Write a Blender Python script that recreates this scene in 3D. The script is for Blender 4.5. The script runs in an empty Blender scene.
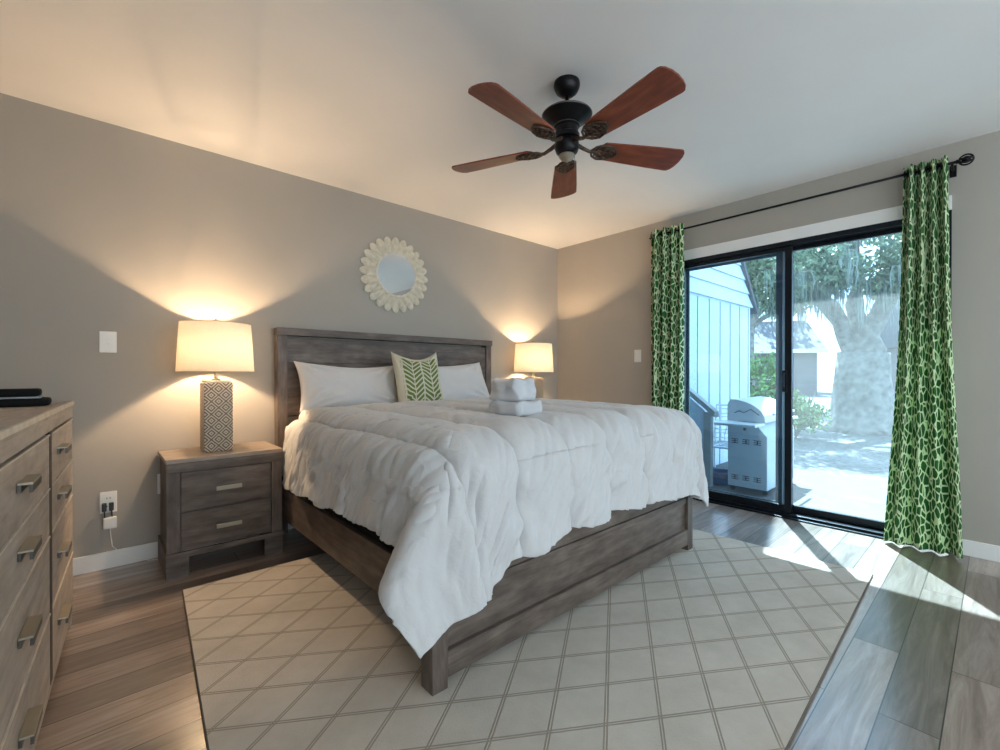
import bpy, bmesh, math, random
import numpy as np
from mathutils import Vector, Matrix, noise
PI = math.pi
SC = bpy.context.scene
COL = SC.collection
rnd = random.Random(7)

# ------------------------------------------------------------------ camera
cam = bpy.data.objects.new('camera', bpy.data.cameras.new('camera'))
COL.objects.link(cam)
cam.data.sensor_width = 36.0
cam.data.lens = 449.0 * 36.0 / 1000.0
cam.data.clip_start = 0.02
cam.data.clip_end = 300
cam.location = (-3.80, -3.27, 1.07)
cam.rotation_euler = (math.radians(90 - 0.25), 0, math.radians(48.0 - 90))
SC.camera = cam

# ------------------------------------------------------------------ world, sun, exposure
world = bpy.data.worlds.new('world'); SC.world = world; world.use_nodes = True
_bg = world.node_tree.nodes['Background']
_bg.inputs[0].default_value = (0.78, 0.89, 1.0, 1); _bg.inputs[1].default_value = 1.7
sun = bpy.data.objects.new('sun', bpy.data.lights.new('sun', 'SUN')); COL.objects.link(sun)
sun.data.energy = 14.0; sun.data.angle = math.radians(0.8); sun.data.color = (1.0, 0.93, 0.84)
_d = Vector((-0.87, -0.49, -1.42))
sun.rotation_euler = _d.to_track_quat('-Z', 'Y').to_euler()
SC.view_settings.view_transform = 'Standard'; SC.view_settings.look = 'None'
SC.view_settings.gamma = 1.0; SC.view_settings.use_curve_mapping = False
SC.view_settings.exposure = 1.72
SC.cycles.use_denoising = True
SC.cycles.max_bounces = 10; SC.cycles.diffuse_bounces = 6; SC.cycles.transparent_max_bounces = 24
SC.cycles.sample_clamp_indirect = 6.0
LAMP_W = 78.0
def portal(name, loc, rot, sx, sy):
    l = bpy.data.lights.new(name, 'AREA'); l.shape = 'RECTANGLE'; l.size = sx; l.size_y = sy
    l.cycles.is_portal = True
    o = bpy.data.objects.new(name, l); COL.objects.link(o); o.location = loc; o.rotation_euler = rot
portal('door_daylight_portal', (0.2, -2.21, 1.03), (0, PI/2, 0), 2.1, 1.8)
portal('fill_window_portal', (-2.35, -5.75, 1.33), (PI/2, 0, 0), 3.7, 1.95)
portal('side_fill_window_portal', (-4.56, -4.80, 1.33), (0, -PI/2, 0), 1.95, 1.1)

# ------------------------------------------------------------------ material helpers
def mat(name):
    m = bpy.data.materials.new(name); m.use_nodes = True
    nt = m.node_tree; b = nt.nodes['Principled BSDF']
    return m, nt, b
def nn(nt, t, **kw):
    n = nt.nodes.new(t)
    for k, v in kw.items():
        if k.startswith('i_'): n.inputs[k[2:].replace('_', ' ')].default_value = v
        elif k[0] == 'I': n.inputs[int(k[1:])].default_value = v
        else: setattr(n, k, v)
    return n
def lk(nt, a, b): nt.links.new(a, b)
def ramp(nt, fac, stops):
    r = nt.nodes.new('ShaderNodeValToRGB'); e = r.color_ramp.elements
    e[0].position = stops[0][0]; e[0].color = (*stops[0][1], 1)
    e[1].position = stops[-1][0]; e[1].color = (*stops[-1][1], 1)
    for p, c in stops[1:-1]:
        q = e.new(p); q.color = (*c, 1)
    lk(nt, fac, r.inputs[0]); return r
def bump(nt, b, h, strength=.3, dist=.01):
    n = nn(nt, 'ShaderNodeBump'); n.inputs['Strength'].default_value = strength; n.inputs['Distance'].default_value = dist
    lk(nt, h, n.inputs['Height']); lk(nt, n.outputs[0], b.inputs['Normal']); return n
def plain(name, col, rough=.6, metal=0., nscale=0, namp=.12, bstr=0., bscale=80):
    m, nt, b = mat(name)
    b.inputs['Roughness'].default_value = rough; b.inputs['Metallic'].default_value = metal
    tc = nn(nt, 'ShaderNodeTexCoord')
    n = nn(nt, 'ShaderNodeTexNoise'); n.inputs['Scale'].default_value = nscale or 6; n.inputs['Detail'].default_value = 4
    lk(nt, tc.outputs['Object'], n.inputs['Vector'])
    a = [max(0, c * (1 - namp)) for c in col]; c2 = [min(1, c * (1 + namp)) for c in col]
    r = ramp(nt, n.outputs[0], [(.3, a), (.7, c2)]); lk(nt, r.outputs[0], b.inputs['Base Color'])
    if bstr:
        n2 = nn(nt, 'ShaderNodeTexNoise'); n2.inputs['Scale'].default_value = bscale; n2.inputs['Detail'].default_value = 6
        lk(nt, tc.outputs['Object'], n2.inputs['Vector']); bump(nt, b, n2.outputs[0], bstr, .004)
    return m
def wood(name, dark, mid, light, axis='X', rough=.55, sc=1.0, bstr=.25):
    """weathered timber, the grain runs along axis"""
    m, nt, b = mat(name)
    tc = nn(nt, 'ShaderNodeTexCoord'); mp = nn(nt, 'ShaderNodeMapping')
    s = {'X': (1.2, 14, 14), 'Y': (14, 1.2, 14), 'Z': (14, 14, 1.2)}[axis]
    mp.inputs['Scale'].default_value = [v * sc for v in s]
    lk(nt, tc.outputs['Object'], mp.inputs[0])
    n1 = nn(nt, 'ShaderNodeTexNoise'); n1.inputs['Scale'].default_value = 1.6; n1.inputs['Detail'].default_value = 8; n1.inputs['Roughness'].default_value = .7; n1.inputs['Distortion'].default_value = .8
    lk(nt, mp.outputs[0], n1.inputs[0])
    n2 = nn(nt, 'ShaderNodeTexNoise'); n2.inputs['Scale'].default_value = 9; n2.inputs['Detail'].default_value = 5
    mp2 = nn(nt, 'ShaderNodeMapping'); s2 = {'X': (1, 3, 3), 'Y': (3, 1, 3), 'Z': (3, 3, 1)}[axis]
    mp2.inputs['Scale'].default_value = s2
    lk(nt, tc.outputs['Object'], mp2.inputs[0]); lk(nt, mp2.outputs[0], n2.inputs[0])
    mx = nn(nt, 'ShaderNodeMix'); mx.data_type = 'FLOAT'; mx.inputs[0].default_value = .45
    lk(nt, n1.outputs[0], mx.inputs[2]); lk(nt, n2.outputs[0], mx.inputs[3])
    r = ramp(nt, mx.outputs[0], [(.32, dark), (.5, mid), (.68, light)])
    lk(nt, r.outputs[0], b.inputs['Base Color']); b.inputs['Roughness'].default_value = rough
    bump(nt, b, mx.outputs[0], bstr, .004)
    return m

# ------------------------------------------------------------------ materials
M = {}
M['wall'] = plain('wall_paint', (.39, .355, .31), .75, nscale=1.5, namp=.03, bstr=.12, bscale=120)
M['ceiling'] = plain('ceiling_paint', (.82, .80, .785), .85, nscale=2, namp=.02, bstr=.1, bscale=60)
M['white'] = plain('white_trim_paint', (.78, .77, .75), .4, namp=.03)
M['plastic'] = plain('white_plastic', (.82, .81, .78), .35, namp=.02)
M['black'] = plain('black_plastic', (.012, .012, .013), .35, namp=.2)
M['blackmetal'] = plain('black_anodised_metal', (.012, .016, .022), .35, .6, namp=.2)
M['bronze'] = plain('dark_bronze_metal', (.012, .011, .012), .38, .7, namp=.3)
M['filigree'] = plain('tarnished_bronze', (.09, .055, .04), .45, .7, nscale=60, namp=.6, bstr=.6, bscale=120)
M['nickel'] = plain('brushed_nickel', (.42, .38, .30), .38, .85, namp=.08)
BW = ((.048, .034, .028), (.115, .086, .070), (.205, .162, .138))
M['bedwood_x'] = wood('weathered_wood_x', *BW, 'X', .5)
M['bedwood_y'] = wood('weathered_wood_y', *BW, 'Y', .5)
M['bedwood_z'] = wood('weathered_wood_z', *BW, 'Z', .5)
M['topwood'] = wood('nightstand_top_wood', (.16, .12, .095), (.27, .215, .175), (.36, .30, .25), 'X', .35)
M['dresser_y'] = wood('dresser_wood_y', (.26, .20, .155), (.42, .345, .28), (.56, .48, .40), 'Y', .5)
M['dresser_z'] = wood('dresser_wood_z', (.26, .20, .155), (.42, .345, .28), (.56, .48, .40), 'Z', .5)
M['edge'] = plain('pale_edge_highlight', (.62, .54, .43), .4, nscale=20, namp=.15)  # pale colour paints in the highlight along the dresser's bevelled edges
M['fanwood'] = wood('mahogany_fan_blade', (.10, .022, .010), (.20, .042, .018), (.31, .085, .035), 'X', .3, .9, .05)
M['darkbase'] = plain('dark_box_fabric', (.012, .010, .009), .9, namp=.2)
M['mattress'] = plain('mattress_ticking', (.55, .53, .5), .9, namp=.05)
M['shed'] = plain('pale_painted_siding', (.52, .60, .68), .6, nscale=3, namp=.05, bstr=.2, bscale=30)
M['shedroof'] = plain('shed_roof_shingle', (.12, .12, .13), .9, namp=.3)
M['railwood'] = plain('grey_painted_rail', (.33, .34, .32), .6, namp=.1)
M['grill'] = plain('light_grey_enamel', (.48, .53, .57), .4, namp=.04)
M['grillhood'] = plain('pale_cast_hood', (.62, .62, .63), .35, namp=.04)
M['slot'] = plain('dark_slot', (.05, .055, .06), .7, namp=.1)
M['wire'] = plain('white_enamelled_wire', (.75, .77, .78), .4, namp=.05)
M['blue'] = plain('blue_plastic', (.03, .12, .25), .4, namp=.1)
M['bark'] = plain('oak_bark', (.20, .185, .165), .9, nscale=8, namp=.45, bstr=1., bscale=18)
M['leaf'] = plain('oak_leaf', (.19, .25, .15), .5, nscale=3, namp=.5)
M['leaf2'] = plain('bright_leaf', (.20, .30, .09), .5, nscale=3, namp=.45)
M['hedge'] = plain('hedge_leaf', (.10, .22, .045), .5, nscale=3, namp=.45)
M['moss'] = plain('spanish_moss', (.20, .23, .20), .9, nscale=8, namp=.3)
M['house'] = plain('house_stucco', (.17, .145, .14), .8, namp=.06)
M['houseroof'] = plain('house_shingle', (.09, .09, .10), .8, nscale=6, namp=.12)
M['housetrim'] = plain('house_trim', (.7, .7, .7), .6, namp=.03)
M['housewin'] = plain('dark_window', (.12, .13, .14), .2, namp=.1)
M['houseside'] = plain('dark_board_siding', (.13, .17, .17), .7, namp=.1)

def cloth(name, col, bstr=.25, fine=600, sheen=.3, rough=.85):
    m, nt, b = mat(name)
    tc = nn(nt, 'ShaderNodeTexCoord')
    n = nn(nt, 'ShaderNodeTexNoise'); n.inputs['Scale'].default_value = 22; n.inputs['Detail'].default_value = 5; n.inputs['Distortion'].default_value = 1.2
    lk(nt, tc.outputs['Object'], n.inputs[0])
    b.inputs['Base Color'].default_value = (*col, 1); b.inputs['Roughness'].default_value = rough
    b.inputs['Sheen Weight'].default_value = sheen
    r = ramp(nt, n.outputs[0], [(.3, [c * .97 for c in col]), (.7, col)]); lk(nt, r.outputs[0], b.inputs['Base Color'])
    bump(nt, b, n.outputs[0], bstr, .012)
    return m
M['duvet'] = cloth('white_cotton_comforter', (.56, .555, .56), .35)
M['pillow'] = cloth('white_cotton_pillowcase', (.62, .60, .59), .2)
def towel_mat():
    m, nt, b = mat('white_terry_towel')
    tc = nn(nt, 'ShaderNodeTexCoord'); n = nn(nt, 'ShaderNodeTexNoise'); n.inputs['Scale'].default_value = 260; n.inputs['Detail'].default_value = 3
    lk(nt, tc.outputs['Object'], n.inputs[0]); b.inputs['Base Color'].default_value = (.56, .565, .59, 1); b.inputs['Roughness'].default_value = .95
    b.inputs['Sheen Weight'].default_value = .5; bump(nt, b, n.outputs[0], .7, .004); return m
M['towel'] = towel_mat()

def floor_mat():
    m, nt, b = mat('wood_plank_floor')
    tc = nn(nt, 'ShaderNodeTexCoord')
    br = nn(nt, 'ShaderNodeTexBrick'); br.offset = .37; br.offset_frequency = 2
    mp = nn(nt, 'ShaderNodeMapping'); mp.inputs['Location'].default_value = (0.3, 0.08, 0)
    lk(nt, tc.outputs['Object'], mp.inputs[0]); lk(nt, mp.outputs[0], br.inputs[0])
    for k, v in (('Scale', 1.0), ('Mortar Size', .0022), ('Mortar Smooth', .4), ('Bias', 0.), ('Brick Width', 1.22), ('Row Height', .14)): br.inputs[k].default_value = v
    br.inputs['Color1'].default_value = (0, 0, 0, 1); br.inputs['Color2'].default_value = (1, 1, 1, 1); br.inputs['Mortar'].default_value = (.3, .3, .3, 1)
    mp2 = nn(nt, 'ShaderNodeMapping'); mp2.inputs['Scale'].default_value = (1.1, 11, 1)
    ad = nn(nt, 'ShaderNodeVectorMath', operation='ADD'); sc_ = nn(nt, 'ShaderNodeVectorMath', operation='SCALE'); sc_.inputs['Scale'].default_value = 7.3
    lk(nt, br.outputs['Color'], sc_.inputs[0]); lk(nt, tc.outputs['Object'], ad.inputs[0]); lk(nt, sc_.outputs[0], ad.inputs[1]); lk(nt, ad.outputs[0], mp2.inputs[0])
    n = nn(nt, 'ShaderNodeTexNoise'); n.inputs['Scale'].default_value = 1.7; n.inputs['Detail'].default_value = 9; n.inputs['Roughness'].default_value = .68; n.inputs['Distortion'].default_value = 1.5
    lk(nt, mp2.outputs[0], n.inputs[0])
    r = ramp(nt, n.outputs[0], [(.3, (.15, .108, .085)), (.5, (.26, .20, .165)), (.7, (.38, .31, .27))])
    tone = nn(nt, 'ShaderNodeMapRange'); tone.inputs['To Min'].default_value = .55; tone.inputs['To Max'].default_value = 1.3
    lk(nt, br.outputs['Color'], tone.inputs[0])
    mul = nn(nt, 'ShaderNodeVectorMath', operation='SCALE'); lk(nt, r.outputs[0], mul.inputs[0]); lk(nt, tone.outputs[0], mul.inputs['Scale'])
    mx = nn(nt, 'ShaderNodeMix'); mx.data_type = 'RGBA'; lk(nt, br.outputs['Fac'], mx.inputs[0]); lk(nt, mul.outputs[0], mx.inputs[6]); mx.inputs[7].default_value = (.03, .022, .018, 1)
    lk(nt, mx.outputs[2], b.inputs['Base Color'])
    b.inputs['Roughness'].default_value = .30; b.inputs['Coat Weight'].default_value = .7; b.inputs['Coat Roughness'].default_value = .16; bump(nt, b, n.outputs[0], .12, .002)
    return m
M['floor'] = floor_mat()

def rug_mat():
    m, nt, b = mat('beige_lattice_rug')
    tc = nn(nt, 'ShaderNodeTexCoord')
    v1 = np.array([.14862, -.09568]); v2 = np.array([-.151875, -.1006]); inv = np.linalg.inv(np.array([v1, v2]).T)
    o = np.array([-2.05343, -2.07838])
    sub = nn(nt, 'ShaderNodeVectorMath', operation='SUBTRACT'); sub.inputs[1].default_value = (o[0], o[1], 0); lk(nt, tc.outputs['Object'], sub.inputs[0])
    ms = []
    for k in range(2):
        d = nn(nt, 'ShaderNodeVectorMath', operation='DOT_PRODUCT'); d.inputs[1].default_value = (inv[k][0], inv[k][1], 0); lk(nt, sub.outputs[0], d.inputs[0])
        fr = nn(nt, 'ShaderNodeMath', operation='PINGPONG'); fr.inputs[1].default_value = .5; lk(nt, d.outputs['Value'], fr.inputs[0])
        a = nn(nt, 'ShaderNodeMath', operation='SUBTRACT'); a.inputs[1].default_value = .026; lk(nt, fr.outputs[0], a.inputs[0])
        ab = nn(nt, 'ShaderNodeMath', operation='ABSOLUTE'); lk(nt, a.outputs[0], ab.inputs[0])
        mr = nn(nt, 'ShaderNodeMapRange'); mr.interpolation_type = 'SMOOTHSTEP'
        mr.inputs['From Min'].default_value = .008; mr.inputs['From Max'].default_value = .020; mr.inputs['To Min'].default_value = 1; mr.inputs['To Max'].default_value = 0
        lk(nt, ab.outputs[0], mr.inputs[0]); ms.append(mr)
    mxx = nn(nt, 'ShaderNodeMath', operation='MAXIMUM'); lk(nt, ms[0].outputs[0], mxx.inputs[0]); lk(nt, ms[1].outputs[0], mxx.inputs[1])
    n = nn(nt, 'ShaderNodeTexNoise'); n.inputs['Scale'].default_value = 5; n.inputs['Detail'].default_value = 8; n.inputs['Roughness'].default_value = .7; lk(nt, tc.outputs['Object'], n.inputs[0])
    r = ramp(nt, n.outputs[0], [(.3, (.45, .405, .345)), (.7, (.56, .51, .445))])
    mx = nn(nt, 'ShaderNodeMix'); mx.data_type = 'RGBA'; lk(nt, mxx.outputs[0], mx.inputs[0]); lk(nt, r.outputs[0], mx.inputs[6]); mx.inputs[7].default_value = (.30, .255, .20, 1)
    lk(nt, mx.outputs[2], b.inputs['Base Color']); b.inputs['Roughness'].default_value = .95
    n2 = nn(nt, 'ShaderNodeTexNoise'); n2.inputs['Scale'].default_value = 220; lk(nt, tc.outputs['Object'], n2.inputs[0])
    s = nn(nt, 'ShaderNodeMath', operation='SUBTRACT'); lk(nt, n2.outputs[0], s.inputs[0]); lk(nt, mxx.outputs[0], s.inputs[1])
    bump(nt, b, s.outputs[0], .5, .004); return m
M['rug'] = rug_mat()
M['rugedge'] = plain('dark_rug_binding', (.10, .085, .07), .9, namp=.2)

def curtain_mat():
    m, nt, b = mat('green_branch_print_cotton')
    uv = nn(nt, 'ShaderNodeUVMap'); 
    n = nn(nt, 'ShaderNodeTexNoise'); n.inputs['Scale'].default_value = 14; lk(nt, uv.outputs[0], n.inputs[0])
    ad = nn(nt, 'ShaderNodeMix'); ad.data_type = 'RGBA'; ad.inputs[0].default_value = .02; lk(nt, uv.outputs[0], ad.inputs[6]); lk(nt, n.outputs['Color'], ad.inputs[7])
    v = nn(nt, 'ShaderNodeTexVoronoi'); v.feature = 'DISTANCE_TO_EDGE'; v.inputs['Scale'].default_value = 27; v.inputs['Randomness'].default_value = .95; v.distance = 'EUCLIDEAN'
    mp = nn(nt, 'ShaderNodeMapping'); mp.inputs['Rotation'].default_value = (0, 0, .5); mp.inputs['Scale'].default_value = (1.5, .65, 1)
    lk(nt, ad.outputs[2], mp.inputs[0]); lk(nt, mp.outputs[0], v.inputs[0])
    mr = nn(nt, 'ShaderNodeMapRange'); mr.inputs['From Min'].default_value = .075; mr.inputs['From Max'].default_value = .11; mr.inputs['To Min'].default_value = 1; mr.inputs['To Max'].default_value = 0
    lk(nt, v.outputs['Distance'], mr.inputs[0])
    mx = nn(nt, 'ShaderNodeMix'); mx.data_type = 'RGBA'; lk(nt, mr.outputs[0], mx.inputs[0]); mx.inputs[6].default_value = (.015, .125, .02, 1); mx.inputs[7].default_value = (.70, .80, .52, 1)
    lk(nt, mx.outputs[2], b.inputs['Base Color']); b.inputs['Roughness'].default_value = .8
    tr = nn(nt, 'ShaderNodeBsdfTranslucent'); lk(nt, mx.outputs[2], tr.inputs[0])
    ms = nn(nt, 'ShaderNodeMixShader'); ms.inputs[0].default_value = .22
    out = nt.nodes['Material Output']; lk(nt, b.outputs[0], ms.inputs[1]); lk(nt, tr.outputs[0], ms.inputs[2]); lk(nt, ms.outputs[0], out.inputs[0])
    return m
M['curtain'] = curtain_mat()

def fern_mat():
    """cream cloth with upright green fern fronds; UV 0..1 across the cushion"""
    m, nt, b = mat('green_fern_print_cotton')
    uv = nn(nt, 'ShaderNodeUVMap'); sp = nn(nt, 'ShaderNodeSeparateXYZ'); lk(nt, uv.outputs[0], sp.inputs[0])
    def mth(op, a, c=None, **k):
        q = nn(nt, 'ShaderNodeMath', operation=op)
        for i, x in enumerate((a, c)):
            if x is None: continue
            if isinstance(x, (int, float)): q.inputs[i].default_value = x
            else: lk(nt, x, q.inputs[i])
        return q.outputs[0]
    u, v = sp.outputs[0], sp.outputs[1]
    pp = mth('PINGPONG', mth('MULTIPLY', mth('SUBTRACT', u, .10), 2.5), .5)      # 0 at frond borders, .5 at the stem
    dist = mth('SUBTRACT', .5, pp)                                                # 0 on stem
    ph = mth('FRACT', mth('SUBTRACT', mth('MULTIPLY', v, 11.0), mth('MULTIPLY', dist, 3.2)))
    leaf = mth('MULTIPLY', mth('GREATER_THAN', ph, .30), mth('LESS_THAN', ph, .93))
    body = mth('MULTIPLY', mth('GREATER_THAN', dist, .025), mth('LESS_THAN', dist, .46))
    ins = mth('MULTIPLY', mth('MULTIPLY', mth('GREATER_THAN', u, .08), mth('LESS_THAN', u, .92)), mth('MULTIPLY', mth('GREATER_THAN', v, .03), mth('LESS_THAN', v, .90)))
    f = mth('MULTIPLY', mth('MULTIPLY', leaf, body), ins)
    mx = nn(nt, 'ShaderNodeMix'); mx.data_type = 'RGBA'; lk(nt, f, mx.inputs[0]); mx.inputs[6].default_value = (.60, .56, .43, 1); mx.inputs[7].default_value = (.13, .18, .04, 1)
    lk(nt, mx.outputs[2], b.inputs['Base Color']); b.inputs['Roughness'].default_value = .85; bump(nt, b, f, .25, .003); return m
M['fern'] = fern_mat()

def lattice_mat():
    """cream ceramic with nested diamond relief"""
    m, nt, b = mat('carved_diamond_ceramic')
    tc = nn(nt, 'ShaderNodeTexCoord'); sp = nn(nt, 'ShaderNodeSeparateXYZ'); lk(nt, tc.outputs['Object'], sp.inputs[0])
    def mth(op, a, c=None):
        q = nn(nt, 'ShaderNodeMath', operation=op)
        for i, x in enumerate((a, c)):
            if x is None: continue
            if isinstance(x, (int, float)): q.inputs[i].default_value = x
            else: lk(nt, x, q.inputs[i])
        return q.outputs[0]
    h = mth('ADD', sp.outputs[0], sp.outputs[1])
    a = mth('PINGPONG', mth('MULTIPLY', h, 1 / .072), .5)
    c = mth('PINGPONG', mth('MULTIPLY', sp.outputs[2], 1 / .072), .5)
    d = mth('ADD', a, c)                       # 0..1 diamonds
    e = mth('PINGPONG', mth('MULTIPLY', d, 4.0), .5)
    mr = nn(nt, 'ShaderNodeMapRange'); mr.inputs['From Min'].default_value = .16; mr.inputs['From Max'].default_value = .28; lk(nt, e, mr.inputs[0])
    mx = nn(nt, 'ShaderNodeMix'); mx.data_type = 'RGBA'; lk(nt, mr.outputs[0], mx.inputs[0]); mx.inputs[6].default_value = (.13, .08, .05, 1); mx.inputs[7].default_value = (.56, .49, .39, 1)
    lk(nt, mx.outputs[2], b.inputs['Base Color']); b.inputs['Roughness'].default_value = .45; bump(nt, b, mr.outputs[0], .8, .006); return m
M['lattice'] = lattice_mat()

def shade_mat():
    m, nt, b = mat('linen_lamp_shade')
    out = nt.nodes['Material Output']; nt.nodes.remove(b)
    df = nn(nt, 'ShaderNodeBsdfDiffuse'); tr = nn(nt, 'ShaderNodeBsdfTranslucent'); ms = nn(nt, 'ShaderNodeMixShader')
    tc = nn(nt, 'ShaderNodeTexCoord'); n = nn(nt, 'ShaderNodeTexNoise'); n.inputs['Scale'].default_value = 90; lk(nt, tc.outputs['Object'], n.inputs[0])
    r = ramp(nt, n.outputs[0], [(.3, (.88, .84, .76)), (.7, (.90, .87, .80))]); lk(nt, r.outputs[0], df.inputs[0]); lk(nt, r.outputs[0], tr.inputs[0])
    ms.inputs[0].default_value = .50; lk(nt, df.outputs[0], ms.inputs[1]); lk(nt, tr.outputs[0], ms.inputs[2]); lk(nt, ms.outputs[0], out.inputs[0]); return m
M['shade'] = shade_mat()

def glass_mat(name, haze, tint=(.90, .97, 1.0)):
    m, nt, b = mat(name); out = nt.nodes['Material Output']; nt.nodes.remove(b)
    t = nn(nt, 'ShaderNodeBsdfTransparent'); t.inputs[0].default_value = (*tint, 1)
    g = nn(nt, 'ShaderNodeBsdfGlossy'); g.inputs['Roughness'].default_value = .02
    tl = nn(nt, 'ShaderNodeBsdfTranslucent'); tl.inputs[0].default_value = (.8, .9, .95, 1)
    tc = nn(nt, 'ShaderNodeTexCoord'); n = nn(nt, 'ShaderNodeTexNoise'); n.inputs['Scale'].default_value = 3; n.inputs['Detail'].default_value = 6; lk(nt, tc.outputs['Object'], n.inputs[0])
    mr = nn(nt, 'ShaderNodeMapRange'); mr.inputs['To Min'].default_value = haze * .6; mr.inputs['To Max'].default_value = haze * 1.4; lk(nt, n.outputs[0], mr.inputs[0])
    a = nn(nt, 'ShaderNodeMixShader'); lk(nt, mr.outputs[0], a.inputs[0]); lk(nt, t.outputs[0], a.inputs[1]); lk(nt, tl.outputs[0], a.inputs[2])
    c = nn(nt, 'ShaderNodeMixShader'); c.inputs[0].default_value = .05; lk(nt, a.outputs[0], c.inputs[1]); lk(nt, g.outputs[0], c.inputs[2]); lk(nt, c.outputs[0], out.inputs[0]); return m
M['glass'] = glass_mat('tinted_door_glass', .010, (.64, .82, .94))  # tint dims and blues the outdoor light seen through the door
M['glasshazy'] = glass_mat('dusty_tinted_door_glass', .028, (.62, .79, .89))  # same dimming blue tint, with more haze
M['glassclear'] = glass_mat('clear_fill_window_glass', .005, (.97, .99, .98))
def mirror_mat():
    m, nt, b = mat('silvered_mirror'); b.inputs['Base Color'].default_value = (.85, .87, .88, 1); b.inputs['Metallic'].default_value = 1; b.inputs['Roughness'].default_value = .02; return m
M['mirror'] = mirror_mat()
def bulb_mat():
    m, nt, b = mat('lit_bulb'); b.inputs['Emission Color'].default_value = (1, .72, .42, 1); b.inputs['Emission Strength'].default_value = 12; return m
M['bulb'] = bulb_mat()
def ground_mat():
    m, nt, b = mat('leaf_litter_ground')
    tc = nn(nt, 'ShaderNodeTexCoord')
    n = nn(nt, 'ShaderNodeTexNoise'); n.inputs['Scale'].default_value = 1.2; n.inputs['Detail'].default_value = 12; n.inputs['Roughness'].default_value = .75; lk(nt, tc.outputs['Object'], n.inputs[0])
    v = nn(nt, 'ShaderNodeTexVoronoi'); v.inputs['Scale'].default_value = 16; lk(nt, tc.outputs['Object'], v.inputs[0])
    mx = nn(nt, 'ShaderNodeMix'); mx.data_type = 'FLOAT'; mx.inputs[0].default_value = .35; lk(nt, n.outputs[0], mx.inputs[2]); lk(nt, v.outputs['Distance'], mx.inputs[3])
    r = ramp(nt, mx.outputs[0], [(.3, (.05, .05, .05)), (.45, (.11, .11, .11)), (.62, (.19, .19, .19))]); lk(nt, r.outputs[0], b.inputs['Base Color']); b.inputs['Roughness'].default_value = .9
    bump(nt, b, mx.outputs[0], .8, .05); return m
M['ground'] = ground_mat()
M['slab'] = plain('concrete_patio', (.075, .075, .078), .8, nscale=10, namp=.15, bstr=.3)

# ------------------------------------------------------------------ mesh helpers
def new(): return bmesh.new()
def box(bm, x0, x1, y0, y1, z0, z1, bev=0., mtx=None):
    r = bmesh.ops.create_cube(bm, size=1)
    vs = r['verts']
    bmesh.ops.scale(bm, vec=(x1 - x0, y1 - y0, z1 - z0), verts=vs)
    bmesh.ops.translate(bm, vec=((x0 + x1) / 2, (y0 + y1) / 2, (z0 + z1) / 2), verts=vs)
    if bev:
        es = list({e for v in vs for e in v.link_edges})
        rr = bmesh.ops.bevel(bm, geom=es, offset=bev, segments=2, profile=.6, affect='EDGES')
        vs = list({v for f in rr['faces'] for v in f.verts} | {v for v in vs if v.is_valid})
    if mtx is not None: bmesh.ops.transform(bm, matrix=mtx, verts=[v for v in vs if v.is_valid])
    return vs
def tube(bm, pts, rad, n=10, cap=True, closed=False):
    pts = [Vector(p) for p in pts]
    if not hasattr(rad, '__len__'): rad = [rad] * len(pts)
    rings = []; up = Vector((0, 0, 1))
    prev = None
    for i, p in enumerate(pts):
        a = pts[max(i - 1, 0)] if not closed else pts[i - 1]; c = pts[min(i + 1, len(pts) - 1)] if not closed else pts[(i + 1) % len(pts)]
        t = (c - a).normalized()
        if prev is None:
            s = t.cross(up)
            if s.length < 1e-3: s = t.cross(Vector((1, 0, 0)))
            s.normalize()
        else:
            s = (prev - t * prev.dot(t)).normalized()
        prev = s; u = t.cross(s)
        rings.append([bm.verts.new(p + (s * math.cos(2 * PI * k / n) + u * math.sin(2 * PI * k / n)) * rad[i]) for k in range(n)])
    m = len(rings)
    for i in range(m if closed else m - 1):
        A, B = rings[i], rings[(i + 1) % m]
        for k in range(n): bm.faces.new((A[k], A[(k + 1) % n], B[(k + 1) % n], B[k]))
    if cap and not closed:
        bm.faces.new(rings[0][::-1]); bm.faces.new(rings[-1])
def lathe(bm, prof, c=(0, 0, 0), n=32, cap=True):
    rings = []
    for r, z in prof:
        rings.append([bm.verts.new((c[0] + r * math.cos(2 * PI * k / n), c[1] + r * math.sin(2 * PI * k / n), c[2] + z)) for k in range(n)])
    for A, B in zip(rings, rings[1:]):
        for k in range(n): bm.faces.new((A[k], A[(k + 1) % n], B[(k + 1) % n], B[k]))
    if cap:
        bm.faces.new(rings[0][::-1]); bm.faces.new(rings[-1])
def prism(bm, poly, y0, y1, axes='xz', mtx=None):
    """poly in two axes, extruded on the third"""
    def P(a, b, c):
        return {'xz': (a, c, b), 'yz': (c, a, b), 'xy': (a, b, c)}[axes]
    A = [bm.verts.new(P(a, b, y0)) for a, b in poly]; B = [bm.verts.new(P(a, b, y1)) for a, b in poly]
    n = len(poly)
    bm.faces.new(A); bm.faces.new(B[::-1])
    for k in range(n): bm.faces.new((A[k], B[k], B[(k + 1) % n], A[(k + 1) % n]))
    if mtx is not None: bmesh.ops.transform(bm, matrix=mtx, verts=A + B)
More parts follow.
